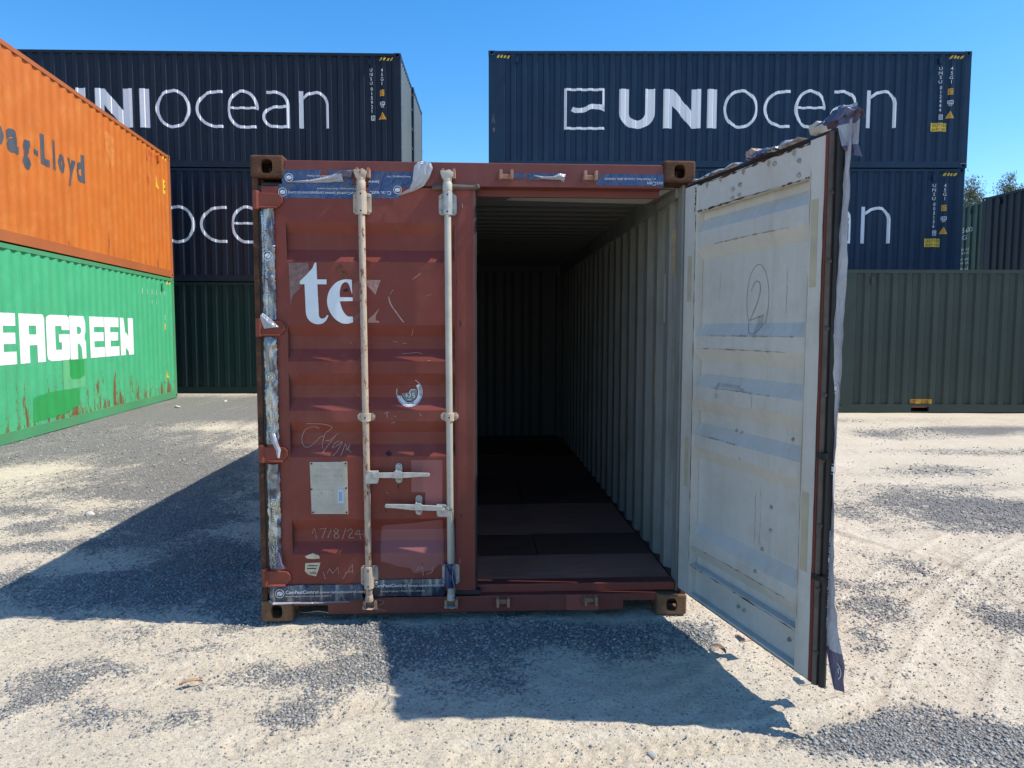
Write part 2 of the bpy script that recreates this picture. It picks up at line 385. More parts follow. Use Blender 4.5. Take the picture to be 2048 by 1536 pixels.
SPLIT = ('masking_tape', 'touch_up_patch', 'chipped_patch', 'scrape', 'scratch', 'ghost_lettering', 'faint_lettering', 'peeling_label', 'rust_stain', 'scribble', 'hazard_stripe', 'bold_lettering', 'thin_lettering', 'brand_lettering')
def drape(name, shapes, mat, parent, cuts, axis, f, mats=None):
    if name in SPLIT and len(shapes) > 1:
        return [drape(name, [sh], mat, parent, cuts, axis, f) for sh in shapes][0]
    """flat 2D shapes cut at 'cuts' along axis (0 or 1) and mapped by f(a,b)->xyz, so that they follow a folded sheet"""
    bm = bmesh.new()
    for sh in shapes:
        vv = [bm.verts.new((p[0], p[1], 0)) for p in sh[0]]
        for q in sh[1]:
            try: bm.faces.new([vv[i] for i in q])
            except ValueError: pass
    a = [v.co[axis] for v in bm.verts]; lo, hi = min(a), max(a)
    for c in cuts:
        if lo < c < hi:
            bmesh.ops.bisect_plane(bm, geom=bm.verts[:] + bm.edges[:] + bm.faces[:], dist=1e-5,
                                   plane_co=(c, 0, 0) if axis == 0 else (0, c, 0), plane_no=(1, 0, 0) if axis == 0 else (0, 1, 0))
    for v in bm.verts: v.co = Vector(f(v.co.x, v.co.y))
    me = bpy.data.meshes.new(name); bm.to_mesh(me); bm.free(); me.materials.append(mat)
    return link(name, me, parent)

# corner casting: hollow block with openings, one mesh shared by all
def casting_mesh(mat):
    def bx(sx, sy, sz):
        g = G(); g.box(-sx / 2, sx / 2, -sy / 2, sy / 2, -sz / 2, sz / 2); return g.build('c', mat)
    def oval(ax, wd, ht):
        g = G(); n = 20; pts = []
        for i in range(n):
            t = 2 * math.pi * i / n; c, s_ = math.cos(t), math.sin(t)
            pts.append((math.copysign(abs(c) ** .55, c) * wd / 2, math.copysign(abs(s_) ** .8, s_) * ht / 2))
        g.prism(pts, ax, -.2, .2); return g.build('c', mat)
    o = bx(.178, .178, .120)
    bv = o.modifiers.new('b', 'BEVEL'); bv.width = .012; bv.segments = 3
    cut = [bx(.126, .126, .076), oval(1, .062, .076), oval(0, .062, .076)]
    for c in cut:
        m = o.modifiers.new('d', 'BOOLEAN'); m.object = c; m.operation = 'DIFFERENCE'; m.solver = 'EXACT'
    bpy.context.view_layer.update()
    me = bpy.data.meshes.new_from_object(o.evaluated_get(bpy.context.evaluated_depsgraph_get()))
    me.name = 'corner_casting'
    for q in [o] + cut: bpy.data.objects.remove(q)
    return me
CAST = {}
def casting(key, mat):
    if key not in CAST:
        me = casting_mesh(mat) if not CAST else next(iter(CAST.values())).copy()
        me.materials.clear(); me.materials.append(mat); CAST[key] = me
    return CAST[key]

# ------------------------------------------------------------------ ground
PATCH = [(-4.74, 8.06, 2.7, 5.41, 0.9), (-4.01, 4.77, 0.54, 0.83, -0.7), (-3.33, 8.64, 0.78, 0.57, -0.6), (-3.24, 7.32, 0.47, 0.29, -0.5), (-8.23, 13.31, 2.33, 2.89, 0.5), (-2.96, 2.68, 0.27, 0.2, 0.7), (-2.51, 2.07, 0.25, 0.22, 0.8), (-1.96, 2.45, 0.36, 0.24, 0.7), (-2.05, 1.5, 0.38, 0.21, 0.8), (-1.89, 0.82, 0.13, 0.24, 0.6), (-1.93, 4.24, 0.74, 1.1, 0.7), (-1.3, 2.8, 0.52, 1.08, 0.5), (-1.06, 0.65, 0.61, 0.33, 0.9), (-0.65, 1.03, 0.39, 0.53, 0.9), (-0.22, 0.23, 0.18, 0.22, 0.8), (0.47, -0.12, 0.25, 0.15, 0.7), (0.41, -0.62, 0.34, 0.12, 0.8), (0.67, -0.38, 0.14, 0.27, 0.9), (0.48, -0.92, 0.18, 0.12, 0.8), (-0.77, -0.59, 0.24, 0.17, 0.8), (-0.79, -0.82, 0.09, 0.13, 0.7), (-0.26, -0.28, 0.18, 0.13, 0.5), (-0.68, -0.14, 0.24, 0.1, 0.3), (-0.42, -1.0, 0.13, 0.11, 0.5), (-0.09, -1.09, 0.12, 0.07, 0.4), (0.03, -0.79, 0.09, 0.06, 0.5), (-0.42, -0.55, 0.15, 0.09, 0.5), (0.72, -1.31, 0.14, 0.07, 0.35), (0.97, -0.28, 0.35, 0.23, 0.9), (1.34, -0.23, 0.3, 0.19, 0.7), (1.78, -0.25, 0.27, 0.23, 0.8), (1.23, -0.58, 0.27, 0.21, 0.6), (2.13, -0.27, 0.33, 0.24, 0.6), (2.45, -0.21, 0.17, 0.18, 0.7), (1.45, -1.01, 0.17, 0.04, 0.25), (5.89, 2.4, 0.94, 0.69, 0.95), (6.56, 4.19, 0.78, 0.39, 0.6), (7.65, 7.04, 0.8, 0.56, 0.5), (9.5, 7.43, 1.01, 0.65, 0.5), (4.62, 2.27, 0.18, 0.4, 0.5), (4.27, 0.92, 0.29, 0.23, 0.5), (3.59, 0.1, 0.21, 0.28, 0.7), (3.3, -0.32, 0.14, 0.16, 0.6), (4.27, -0.12, 0.14, 0.28, 0.9), (3.16, -1.35, 0.38, 0.23, 1.0), (2.86, -1.37, 0.24, 0.12, 0.9), (3.04, -1.08, 0.09, 0.08, 0.4), (3.4, -0.73, 0.1, 0.08, 0.3), (3.08, -0.71, 0.1, 0.06, 0.3), (1.83, -1.18, 0.12, 0.05, 0.25), (1.85, -1.44, 0.15, 0.06, 0.3), (1.1, -0.86, 0.27, 0.11, 0.2), (-2.5, 12.5, 3.5, 2.5, .55), (-1.2, 1.9, .6, .7, .45), (-3.4, -1.0, .6, .5, .6), (5.6, -1.0, .7, .5, .6), (12, 3, 2.5, 1.2, .6), (9, 5.5, 3, .3, .5), (11, 7.6, 3, .5, .55), (6.5, 3.3, 1, .22, .4), (8, 9, 3, .35, .45), (4.9, 1.7, .9, .12, .35), (-3.4, 5.9, 1.2, 1.2, .4), (-2.2, 3.4, .9, .35, .35), (1.3, -1.25, .3, .06, .3), (-1.5, -1.0, .4, .12, .45), (3.6, .5, .6, .08, .3), (5.4, .3, .8, .2, .4), (-8, -1, 2, 1.5, .5)]
def vnoise(x, y, seed):
    xi = np.floor(x).astype(np.int64); yi = np.floor(y).astype(np.int64); fx = x - xi; fy = y - yi
    def h(a, b):
        n = (a * 374761393 + b * 668265263 + seed * 1442695041) & 0x7fffffff
        n = ((n ^ (n >> 13)) * 1274126177) & 0x7fffffff
        return ((n ^ (n >> 16)) & 0xffff) / 65535.0
    sx = fx * fx * (3 - 2 * fx); sy = fy * fy * (3 - 2 * fy)
    return (h(xi, yi) * (1 - sx) + h(xi + 1, yi) * sx) * (1 - sy) + (h(xi, yi + 1) * (1 - sx) + h(xi + 1, yi + 1) * sx) * sy
def fbm(x, y, seed, o=4):
    r = 0; a = .5
    for i in range(o): r = r + a * vnoise(x * 2 ** i, y * 2 ** i, seed + i); a *= .5
    return r / (1 - .5 ** o)
def gravel(x, y):
    g = np.zeros_like(x)
    wx = x + (fbm(x * 3.1, y * 3.1, 5) - .5) * .45; wy = y + (fbm(x * 3.1, y * 3.1, 9) - .5) * .35
    for cx, cy, rx, ry, s in PATCH:
        d2 = ((wx - cx) / rx) ** 2 + ((wy - cy) / ry) ** 2
        g += s * np.exp(-(d2 ** 1.3) * .75)
    g = g * (.30 + .75 * fbm(x * 5, y * 5, 21) + .65 * fbm(x * 19, y * 19, 23, 3)) + (fbm(x * 1.3, y * 2.1, 31) - .52) * .55
    return np.clip(g, 0.02, 1)
TRACKS = [([(3.1, -1.5), (3.21, -1.13), (3.57, -.68), (4.15, -.08), (5.09, .77), (6.2, 1.6)], .17), ([(3.32, -.12), (4.79, 1.14), (6.15, 2.11)], .16),
          ([(0.3, -1.2), (.48, -1.08), (.79, -.89), (1.1, -.95)], .09), ([(1.2, -1.33), (2.32, -1.26), (3.1, -1.0)], .10),
          ([(4.4, .1), (4.5, .8), (4.17, 1.42), (3.8, 2.6)], .13), ([(4.6, 4.9), (5.95, 4.7), (8.5, 4.4)], .25),
          ([(-2.8, -.6), (-1.2, -.75), (.1, -.55)], .13)]
def height(x, y, g):
    near = np.exp(-((np.abs(y) / 14) ** 2))
    h = (fbm(x * 1.1, y * 1.1, 3) - .62) * .03 + (fbm(x * 7, y * 7, 13, 3) - .5) * .022 * near + (fbm(x * 22, y * 22, 17, 2) - .5) * .011 * near
    h += .008 * g * near
    for pts, wd in TRACKS:
        pts = smoothpath(pts, 6); best = np.full(x.shape, 9.0); bt = np.zeros_like(x); acc = 0
        for a, b in zip(pts[:-1], pts[1:]):
            d = b - a; L = np.linalg.norm(d); d = d / L
            t = np.clip((x - a[0]) * d[0] + (y - a[1]) * d[1], 0, L)
            dx = x - a[0] - t * d[0]; dy = y - a[1] - t * d[1]; dist = np.hypot(dx, dy) * np.sign(dx * d[1] - dy * d[0] + 1e-9)
            m = np.abs(dist) < np.abs(best); best = np.where(m, dist, best); bt = np.where(m, acc + t, bt); acc += L
        amp = .8 * (.3 + 1.0 * fbm(x * 1.7, y * 1.7, 41, 2)) * (1 - np.clip(g * 1.4, 0, 1))
        ins = np.clip((wd - np.abs(best)) / .03, 0, 1)
        bars = np.sin((bt + np.abs(best) * .7) * 2 * np.pi / .07)
        h += amp * (ins * (-.010 + .009 * np.clip(bars * 3, -1, 1)) + .014 * np.exp(-((np.abs(best) - wd - .02) / .025) ** 2))
    return h - .004
def axis_lines(a, b, fine, lo, hi):
    c = list(np.arange(a, b, fine)); st = fine; v = c[-1]
    while v < hi: st = min(st * 1.12, 60); v += st; c.append(v)
    st = fine; v = c[0]; pre = []
    while v > lo: st = min(st * 1.12, 60); v -= st; pre.append(v)
    return np.array(pre[::-1] + c)
gx = axis_lines(-3.6, 5.4, .022, -500, 500); gy = axis_lines(-1.75, 3.0, .022, -300, 600)
X, Y = np.meshgrid(gx, gy)
Gm = gravel(X, Y); Hh = height(X, Y, Gm)
far = np.clip((np.hypot(X, Y - 4) - 40) / 60, 0, 1); Hh = Hh * (1 - far) ; Gm = Gm * (1 - .6 * far)
nx, ny = len(gx), len(gy)
me = bpy.data.meshes.new('ground'); me.vertices.add(nx * ny)
me.vertices.foreach_set('co', np.stack([X, Y, Hh], -1).astype(np.float32).ravel())
ii = (np.arange(ny - 1)[:, None] * nx + np.arange(nx - 1)[None, :]).ravel()
quads = np.stack([ii, ii + 1, ii + nx + 1, ii + nx], -1).astype(np.int32)
me.loops.add(quads.size); me.loops.foreach_set('vertex_index', quads.ravel())
me.polygons.add(len(quads)); me.polygons.foreach_set('loop_start', np.arange(0, quads.size, 4, dtype=np.int32))
me.polygons.foreach_set('use_smooth', np.ones(len(quads), bool))
me.update(calc_edges=True)
at = me.attributes.new('gravel', 'FLOAT', 'POINT'); at.data.foreach_set('value', Gm.astype(np.float32).ravel())
me.materials.append(M['ground'])
tag(link('ground', me), kind='structure')

ICO = np.array([(0, .526, .851), (0, -.526, .851), (0, .526, -.851), (0, -.526, -.851), (.526, .851, 0), (-.526, .851, 0), (.526, -.851, 0), (-.526, -.851, 0), (.851, 0, .526), (-.851, 0, .526), (.851, 0, -.526), (-.851, 0, -.526)])
ICF = np.array([(0, 1, 8), (0, 9, 1), (0, 8, 4), (0, 5, 9), (0, 4, 5), (1, 9, 7), (1, 6, 8), (1, 7, 6), (8, 6, 10), (8, 10, 4), (4, 10, 2), (4, 2, 5), (5, 2, 11), (5, 11, 9), (9, 11, 7), (7, 11, 3), (7, 3, 6), (6, 3, 10), (10, 3, 2), (2, 3, 11)])
def stones(name, x, y, r, mat, parent=None):
    n = len(x); g = gravel(x, y); z = height(x, y, g)
    base = ICO[None] * (1 + .28 * rng.standard_normal((n, 12, 1)).clip(-1.2, 1.2)) * (r[:, None, None] * rng.uniform(.65, 1.15, (n, 1, 3)) * np.array([1, 1, .72]))
    t = rng.uniform(0, 6.28, n); c, s_ = np.cos(t)[:, None], np.sin(t)[:, None]
    bx = base[..., 0] * c - base[..., 1] * s_; by = base[..., 0] * s_ + base[..., 1] * c
    V = np.stack([bx + x[:, None], by + y[:, None], base[..., 2] + (z + r * .18)[:, None]], -1).reshape(-1, 3)
    F = (ICF[None] + (np.arange(n) * 12)[:, None, None]).reshape(-1, 3).astype(np.int32)
    me = bpy.data.meshes.new(name); me.vertices.add(len(V)); me.vertices.foreach_set('co', V.astype(np.float32).ravel())
    me.loops.add(F.size); me.loops.foreach_set('vertex_index', F.ravel()); me.polygons.add(len(F))
    me.polygons.foreach_set('loop_start', np.arange(0, F.size, 3, dtype=np.int32)); me.update(calc_edges=True); me.materials.append(mat)
    return link(name, me, parent)
def scatter(n, x0, x1, y0, y1, r0, r1, pw, base):
    x = rng.uniform(x0, x1, n); y = rng.uniform(y0, y1, n); g = gravel(x, y)
    k = rng.random(n) < np.clip(base + (g ** pw) * 1.1, 0, 1); x, y, g = x[k], y[k], g[k]
    r = r0 + (r1 - r0) * rng.random(len(x)) ** 3.0 * (.45 + .55 * np.clip(g * 1.6, 0, 1))
    inside = (x > .1) & (x < 2.35) & (y > .15) & (y < 6)
    return x[~inside], y[~inside], r[~inside]
parts_ = [scatter(135000, -3.4, 5.2, -1.75, .9, .0024, .0115, 1.5, .30), scatter(50000, -4.5, 6.5, .9, 3.2, .004, .013, 1.4, .09),
          scatter(30000, -7, 9, 3.2, 9, .007, .018, 1.5, .03)]
sx_, sy__, sr_ = [np.concatenate(q) for q in zip(*parts_)]
tag(stones('gravel', sx_, sy__, sr_, M['stone']), 'loose grey gravel scattered in patches over the pale sand', kind='stuff')
def lone(name, x, y, r, mat, label, cat='stone', group='stones lying on the ground'):
    o = stones(name, np.array([x]), np.array([y]), np.array([r]), mat); me = o.data
    bm = bmesh.new(); bm.from_mesh(me); bmesh.ops.subdivide_edges(bm, edges=bm.edges[:], cuts=1, use_grid_fill=True, smooth=.3); bm.to_mesh(me); bm.free()
    c = Vector((x, y, 0))
    for v in me.vertices: v.co -= c
    o.location = c
    tag(o, label, cat, group); return o
lone('stone', 1.90, -1.354, .024, M['stone'], 'dark grey stone alone on bare sand in the foreground')
lone('stone', -2.23, 2.48, .045, M['stone_l'], 'pale stone on gravel left of the red container shadow')
lone('stone', -5.15, 11.55, .06, M['stone_l'], 'white stone lying nearer in front of the dark green container')
lone('stone', -4.6, 12.9, .055, M['stone_l'], 'white stone lying farther back near the dark green container')
def dryleaf(x, y, rz, label, mat='leafdry'):
    g = G(); n = 6
    for i in range(n):
        t = i / (n - 1); wd = .016 * math.sin(math.pi * (.08 + .86 * t)); zz = .012 + .012 * math.sin(t * 3) + .006
        g.v += [(-.05 + .1 * t, wd, zz + .008), (-.05 + .1 * t, 0, zz), (-.05 + .1 * t, -wd, zz + .01)]
    for i in range(n - 1):
        a = 3 * i; g.p += [[a, a + 1, a + 4, a + 3], [a + 1, a + 2, a + 5, a + 4]]; g.mi += [0, 0]
    o = g.build('dry_leaf', M[mat]); o.location = (x, y, 0); o.rotation_euler = (0, 0, rz)
    tag(o, label, 'leaf', 'dry leaves on the ground')
dryleaf(-.1, -.74, .3, 'curled brown leaf on the sand left of the container front')
dryleaf(2.46, -.5, 1.9, 'small brown leaf beside the bottom edge of the open door')

# ------------------------------------------------------------------ background containers
HC, L40, WD, L20 = 2.896, 12.192, 2.438, 6.058
def corr(a, b, start=None, pitch=.278, depth=.040, sl=.05):
    pts = [(a, 0.0)]; u = (start if start is not None else a + .2)
    while u + .21 < b:
        pts += [(u, 0.0), (u + sl, depth), (u + .139, depth), (u + .139 + sl, 0.0)]; u += pitch
    pts.append((b, 0.0)); return pts
def prof(pts):
    us = [p[0] for p in pts]; ds = [p[1] for p in pts]
    return lambda u: float(np.interp(u, us, ds))
class Box:
    """closed shipping container; local x along the side facing the yard, y into the box, z up"""
    def __init__(s, label, origin, ang, L, H, paint_, rail=None, cast=None, group=None, folds=(.036, .041), ends=True, name='shipping_container', pockets=(), endmat=None):
        s.L, s.H = L, H
        r = s.root = empty(name, origin, ang); tag(r, label, 'container', group)
        rail = rail or paint_; cm = casting(cast or paint_.name, M[cast] if cast else rail)
        for x in (.089, L - .089):
            for y in (.089, WD - .089):
                for z in (.06, H - .06):
                    o = link('corner_casting', cm, r); o.location = (x, y, z)
        for x in (0.006, L - .166):
            for y in (.006, WD - .126):
                g = G(); g.box(x, x + .16, y, y + .12, .12, H - .12); g.build('corner_post', rail, r)
        s.pts = corr(.166, L - .166, .405, .278, folds[1], folds[0]); jr = random.Random(label); s.pts = [(u + (jr.uniform(-.003, .003) if 0 < d_ else 0), d_ + (jr.uniform(-.003, .002) if d_ > 0 else jr.uniform(0, .0015))) for u, d_ in s.pts]; s.cuts = [p[0] for p in s.pts]; s.pf = prof(s.pts)
        for side in (0, 1):
            fy = (lambda y: y) if side == 0 else (lambda y: WD - y)
            g = G(); g.box(.178, L - .178, min(fy(.004), fy(.064)), max(fy(.004), fy(.064)), H - .082, H - .012); g.build('top_side_rail', rail, r)
            g = G(); y0, y1 = min(fy(.004), fy(.06)), max(fy(.004), fy(.06))
            xs = [.178]
            for pk in (pockets if side == 0 else ()): xs += [pk - .18, pk + .18]
            xs.append(L - .178)
            for k in range(len(xs) - 1):
                if k % 2 == 0: g.box(xs[k], xs[k + 1], y0, y1, .012, .172)
                else: g.box(xs[k], xs[k + 1], y0, y1, .132, .172); g.box(xs[k], xs[k + 1], y0, y1, .012, .026)
            g.build('bottom_side_rail', rail, r)
            g = G(); vs = []
            for u, d in s.pts: vs += [(u, fy(.010 + d), .165), (u, fy(.010 + d), H - .078)]
            n = len(s.pts); g.add(vs, [(2 * i, 2 * i + 2, 2 * i + 3, 2 * i + 1) for i in range(n - 1)]); g.build('side_wall', paint_, r)
        ep = corr(.12, WD - .12, .2, .262, .07)
        for e in (0, 1):
            fx = (lambda q: q) if e == 0 else (lambda q: L - q)
            g = G(); vs = []
            for u, d in ep: vs += [(fx(.012 + d), u, .16), (fx(.012 + d), u, H - .1)]
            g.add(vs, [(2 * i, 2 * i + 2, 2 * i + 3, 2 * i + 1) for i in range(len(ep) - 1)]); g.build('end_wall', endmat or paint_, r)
            g = G(); x0, x1 = min(fx(.006), fx(.08)), max(fx(.006), fx(.08))
            g.box(x0, x1, .178, WD - .178, H - .11, H - .012); g.build('end_rail', rail, r); g = G(); g.box(x0, x1, .178, WD - .178, .012, .165); g.build('end_rail', rail, r)
            if endmat and e:
                for zz in (.55, 1.1, 1.65, 2.2, 2.62):
                    for yy in (.05, WD - .05):
                        xa = fx(-.012); xb = fx(.008)
                        g = G(); g.tube([(xb, yy, zz - .03), (xa, yy, zz - .02), (xa, yy, zz + .02), (xb, yy, zz + .03)], .006, 6); g.build('lashing_ring', M['steel'], r)
        rp = corr(.1, L - .1, .25, .21, .02); g = G(); vs = []
        for u, d in rp: vs += [(u, .05, H - .02 - d), (u, WD - .05, H - .02 - d)]
        g.add(vs, [(2 * i, 2 * i + 1, 2 * i + 3, 2 * i + 2) for i in range(len(rp) - 1)]); g.build('roof', paint_, r)
        g = G(); g.box(.12, L - .12, .065, WD - .065, .10, .15); g.build('floor', M['wood'], r)
        for vx in (.72, L - .79):
            g = G(); g.box(vx - .035, vx + .035, -.016, .012, H - .31, H - .16).box(vx - .027, vx + .027, -.019, -.0155, H - .30, H - .17); g.build('vent', paint_, r)
    def put(s, name, shapes, mat, off=.004):
        return drape(name, shapes, mat, s.root, s.cuts, 0, lambda u, z: (u, .010 + s.pf(u) - off, z))
    def vstack(s, chars, u, ztop, h=.085, pitch=.11, bold=.0):
        sh = []
        for i, ch in enumerate(chars):
            if ch == ' ': continue
            t = text(ch, bold); wd = width(t) * h
            sh.append(xf(t, h, h, u - wd / 2, ztop - i * pitch - h))
        return sh
C3 = lambda x, y: (1.924 + (x - 665) * .00324, 1.973 - (y - 382) * .003135)
C4 = lambda x, y: (5.965 + (x - 33) * .00324, 1.953 - (y - 390) * .003135)
def ocean_lettering(b, number, check, ec, caution=True):
    sh = []
    k = .062
    sh.append(rect(1.924, 1.924 + k, .951, 1.973)); sh.append(rect(1.924 + k, 2.951, 1.973 - k, 1.973)); sh.append(rect(1.924 + k, 2.951, .951, .951 + k))
    sh.append(rect(2.951 - k, 2.951, 1.44, 1.973 - k))
    up = smoothpath([C3(735, 525), C3(775, 540), C3(820, 530), C3(870, 508), C3(905, 503), C3(960, 512), C3(981, 518)], 3)
    lo = smoothpath([C3(718, 558), C3(760, 577), C3(820, 570), C3(880, 545), C3(920, 545), C3(960, 556), C3(981, 565)], 3)
    sh.append((up + lo, [(i, i + 1, len(up) + i + 1, len(up) + i) for i in range(len(up) - 1)]))
    b.put('logo', sh, M['ltr'])
    sh = []
    # U
    o_, i_ = [], []
    for t in np.linspace(math.pi, 2 * math.pi, 15):
        o_.append((3.771 + .45 * math.cos(t), 1.36 + .385 * math.sin(t))); i_.append((3.771 + .205 * math.cos(t), 1.36 + .18 * math.sin(t)))
    o_ = [(3.321, 1.959)] + o_ + [(4.221, 1.959)]; i_ = [(3.566, 1.959)] + i_ + [(3.976, 1.959)]
    sh.append(([np.array(p) for p in o_ + i_], [(j, j + 1, len(o_) + j + 1, len(o_) + j) for j in range(len(o_) - 1)]))
    x0, x1, z0, z1 = 4.439, 5.387, .985, 1.955
    sh.append(poly([(x0, z0), (x0, z1), (x0 + .245, z1), (x1 - .235, z0 + .42), (x1 - .235, z1), (x1, z1), (x1, z0), (x1 - .235, z0), (x0 + .225, z1 - .40), (x0 + .225, z0)]))
    sh.append(rect(5.553, 5.80, .99, 1.957))
    b.put('bold_lettering', sh, M['ltr'])
    wd = .072; h = wd / 2
    sh = [stroke(ellipse(6.402, 1.467, .437 - h, .486 - h, 36), wd, True)]
    def arc(cx, cz, rx, rz, a0, a1, n=16): return [(cx + rx * math.cos(math.radians(a)), cz + rz * math.sin(math.radians(a))) for a in np.linspace(a0, a1, n)]
    sh.append(stroke([(7.66, 1.935 - h)] + arc(7.50, 1.467, .526 - h, .468 - h, 92, 268, 22) + [(7.66, .998 + h)], wd))
    sh.append(stroke([(8.547 - h, 1.50), (7.83, 1.50)], wd * .8))
    sh.append(stroke([(8.547 - h, 1.46)] + arc(8.165, 1.467, .397 - h, .486 - h, 5, 262, 30) + [(8.50, .995 + h)], wd))
    sh.append(stroke([(8.764, 1.935 - h), (8.95, 1.935 - h)] + arc(8.98, 1.57, .364 - h, .365 - h, 85, 5, 9) + [(9.344 - h, 1.003)], wd))
    sh.append(stroke([(9.344 - wd, 1.545), (9.02, 1.535)] + arc(8.97, 1.28, .315 - h, .275 - h, 100, 262, 14) + [(9.344 - wd, 1.003 + h)], wd))
    sh.append(rect(9.592, 9.695, 1.005, 1.936))
    sh.append(stroke([(9.69, 1.76), (9.83, 1.86), (9.98, 1.90)] + arc(10.02, 1.58, .322 - h, .356 - h, 88, 5, 8) + [(10.342 - h, 1.005)], wd))
    b.put('thin_lettering', sh, M['ltr'])
    b.put('serial_number', b.vstack('UNSU', 11.43, 2.515) + b.vstack(number, 11.445, 2.04) +
          [stroke([(11.43, 1.325), (11.515, 1.325), (11.515, 1.215), (11.43, 1.215)], .012, True)] + b.vstack(check, 11.4725, 1.312, .08), M['ltr'])
    b.put('size_code', b.vstack('45G1', 11.705, 2.515), M['ltr'])
    b.put('size_sticker', [rect(11.648, 11.761, 1.829, 1.982)], M['amber'])
    b.put('size_sticker_print', [fit(text("2.9M"), 11.66, 11.75, 1.915, 1.965), fit(text("9'6"), 11.665, 11.745, 1.845, 1.90)], M['black'], .006)
    b.put('code_mark', [stroke([(11.655, 1.68), (11.77, 1.68), (11.77, 1.61), (11.655, 1.61)], .012, True), fit(text('EC'), 11.675, 11.75, 1.62, 1.668), fit(text(ec), 11.67, 11.755, 1.54, 1.595)], M['ltr'])
    b.put('warning_triangle', [poly([(11.612, 1.246), (11.812, 1.246), (11.712, 1.43)])], M['amber'])
    b.put('warning_triangle_print', [rect(11.67, 11.755, 1.272, 1.28), rect(11.68, 11.745, 1.30, 1.307), poly([(11.705, 1.325), (11.72, 1.325), (11.714, 1.375), (11.718, 1.40), (11.705, 1.37)])], M['black'], .006)
    if caution:
        b.put('caution_sticker', [rect(11.228, 11.643, .919, 1.129)], M['yellow'])
        b.put('caution_sticker_print', [fit(text('CAUTION'), 11.25, 11.625, 1.04, 1.112), fit(text("2.9m 9'6\" HIGH"), 11.25, 11.62, .94, 1.005)], M['black'], .006)
    for name, ua, ub, sg in (('hazard_stripe', L40 - .55, L40 - .19, 1), ('hazard_stripe', .21, .55, 1)):
        sh = []
        n = 4; stp = (ub - ua) / n
        for i in range(n): sh.append(([np.array(q) for q in ((ua + i * stp, 2.715), (ua + i * stp + stp * .55, 2.715), (ua + i * stp + stp * .95, 2.785), (ua + i * stp + stp * .4, 2.785))], [(0, 1, 2, 3)]))
        b.put(name, sh, M['yellow'])

RS = Vector((1.538, 14.657, 0)); RSA = -.052
LSR = Vector((-.69, 14.953, 0)); LSA = -.026
ld = Vector((math.cos(LSA), math.sin(LSA), 0)); LSO = LSR - ld * L40
gN = 'navy containers with the same white lettering'
b = Box('navy container with white lettering, topmost of the right stack', RS + Vector((0, 0, 2 * HC + .012)), RSA, L40, HC, M['navy'], group=gN)
ocean_lettering(b, '012444', '0', '97')
g = drape('scribble', [stroke([(.09, 1.10), (.12, 1.34), (.16, 1.10)], .008), stroke([(.10, 1.18), (.155, 1.18)], .008), stroke([(.1, .96), (.15, .98), (.11, .90), (.16, .92), (.14, 1.0)], .008, k=3)], M['chalk'], b.root, [], 0, lambda u, z: (u, .002, z))
b = Box('navy container half hidden by the open door, just under the right topmost one', RS + Vector((-.03, .01, HC + .006)), RSA, L40, HC, M['navy'], group=gN)
ocean_lettering(b, '003136', '9', '97')
Box('dull navy container at the bottom of the right stack, behind the olive green one', RS + Vector((0, 0, 0)), RSA, L40, HC, M['navydark'])
b = Box('dull navy container with white lettering, topmost of the left stack', LSO + Vector((0, 0, 2 * HC + .012)), LSA, L40, HC, M['navydark'], group=gN, endmat=M['endglare'])
ocean_lettering(b, '015921', '5', '82', False)
b = Box('dark navy container with white lettering midway up the left stack, behind the orange one', LSO + Vector((.02, .01, HC + .006)), LSA, L40, HC, M['navydark'], group=gN)
ocean_lettering(b, '014730', '2', '82', False)
Box('blackish green container without lettering at the bottom of the left stack', LSO, LSA, L40, HC, M['dgreen2'])
back = Vector((-math.sin(LSA), math.cos(LSA), 0)) * (WD + .12)
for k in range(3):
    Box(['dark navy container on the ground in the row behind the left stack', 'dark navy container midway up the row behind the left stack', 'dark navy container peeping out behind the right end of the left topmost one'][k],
        LSO + back + ld * .04 + Vector((0, 0, k * (HC + .006))), LSA, L40, HC, M['navydark'], group='containers in the row behind the left stack', endmat=M['endglare'])

# orange over green on the left
OGc = Vector((-6.102, 13.916, 0)); OGA = -1.49
od = Vector((math.cos(OGA), math.sin(OGA), 0)); OGO = OGc + od * L40
U = lambda u: L40 - u
bo = Box('orange container with slate lettering, set on top of the mint green one', OGO + Vector((0, 0, HC + .006)), OGA + math.pi, L40, HC, M['orange'], M['orangerail'], cast='orangerail', folds=(.070, .022))
def gl(ch, ua, ub, z0, z1, bold=.05): return fit(text(ch, bold), U(ua), U(ub), z0, z1)
bo.put('brand_lettering', [gl('p', 7.50, 7.08, 1.20, 1.68), gl('a', 6.99, 6.66, 1.33, 1.68), gl('g', 6.60, 6.34, 1.17, 1.63), rect(U(6.27), U(6.10), 1.46, 1.54),
                           gl('L', 6.05, 5.77, 1.36, 1.83), gl('l', 5.68, 5.56, 1.36, 1.83), gl('o', 5.50, 5.24, 1.345, 1.68), gl('y', 5.19, 4.89, 1.20, 1.66), gl('d', 4.86, 4.55, 1.345, 1.83),
                           gl('a', 7.96, 7.60, 1.33, 1.68), gl('H', 8.5, 8.05, 1.36, 1.83)], M['ltr_hl'])
def row(chars, us, z, h, wd): return [fit(text(c), U(u) - wd / 2, U(u) + wd / 2, z, z + h) for c, u in zip(chars, us)]
bo.put('serial_number', row('L18656', [1.46, 1.30, 1.12, .97, .82, .68], 2.62, .10, .075) + row('15G', [1.5, 1.38, 1.27], 2.46, .09, .07), M['ltr_red'])
bo.put('code_mark', [stroke([(U(1.5), 2.12), (U(1.35), 2.12), (U(1.35), 2.0), (U(1.5), 2.0)], .016, True), fit(text('F'), U(1.46), U(1.39), 2.02, 2.1), rect(U(1.47), U(1.44), 1.92, 1.98)], M['ltr_red'])
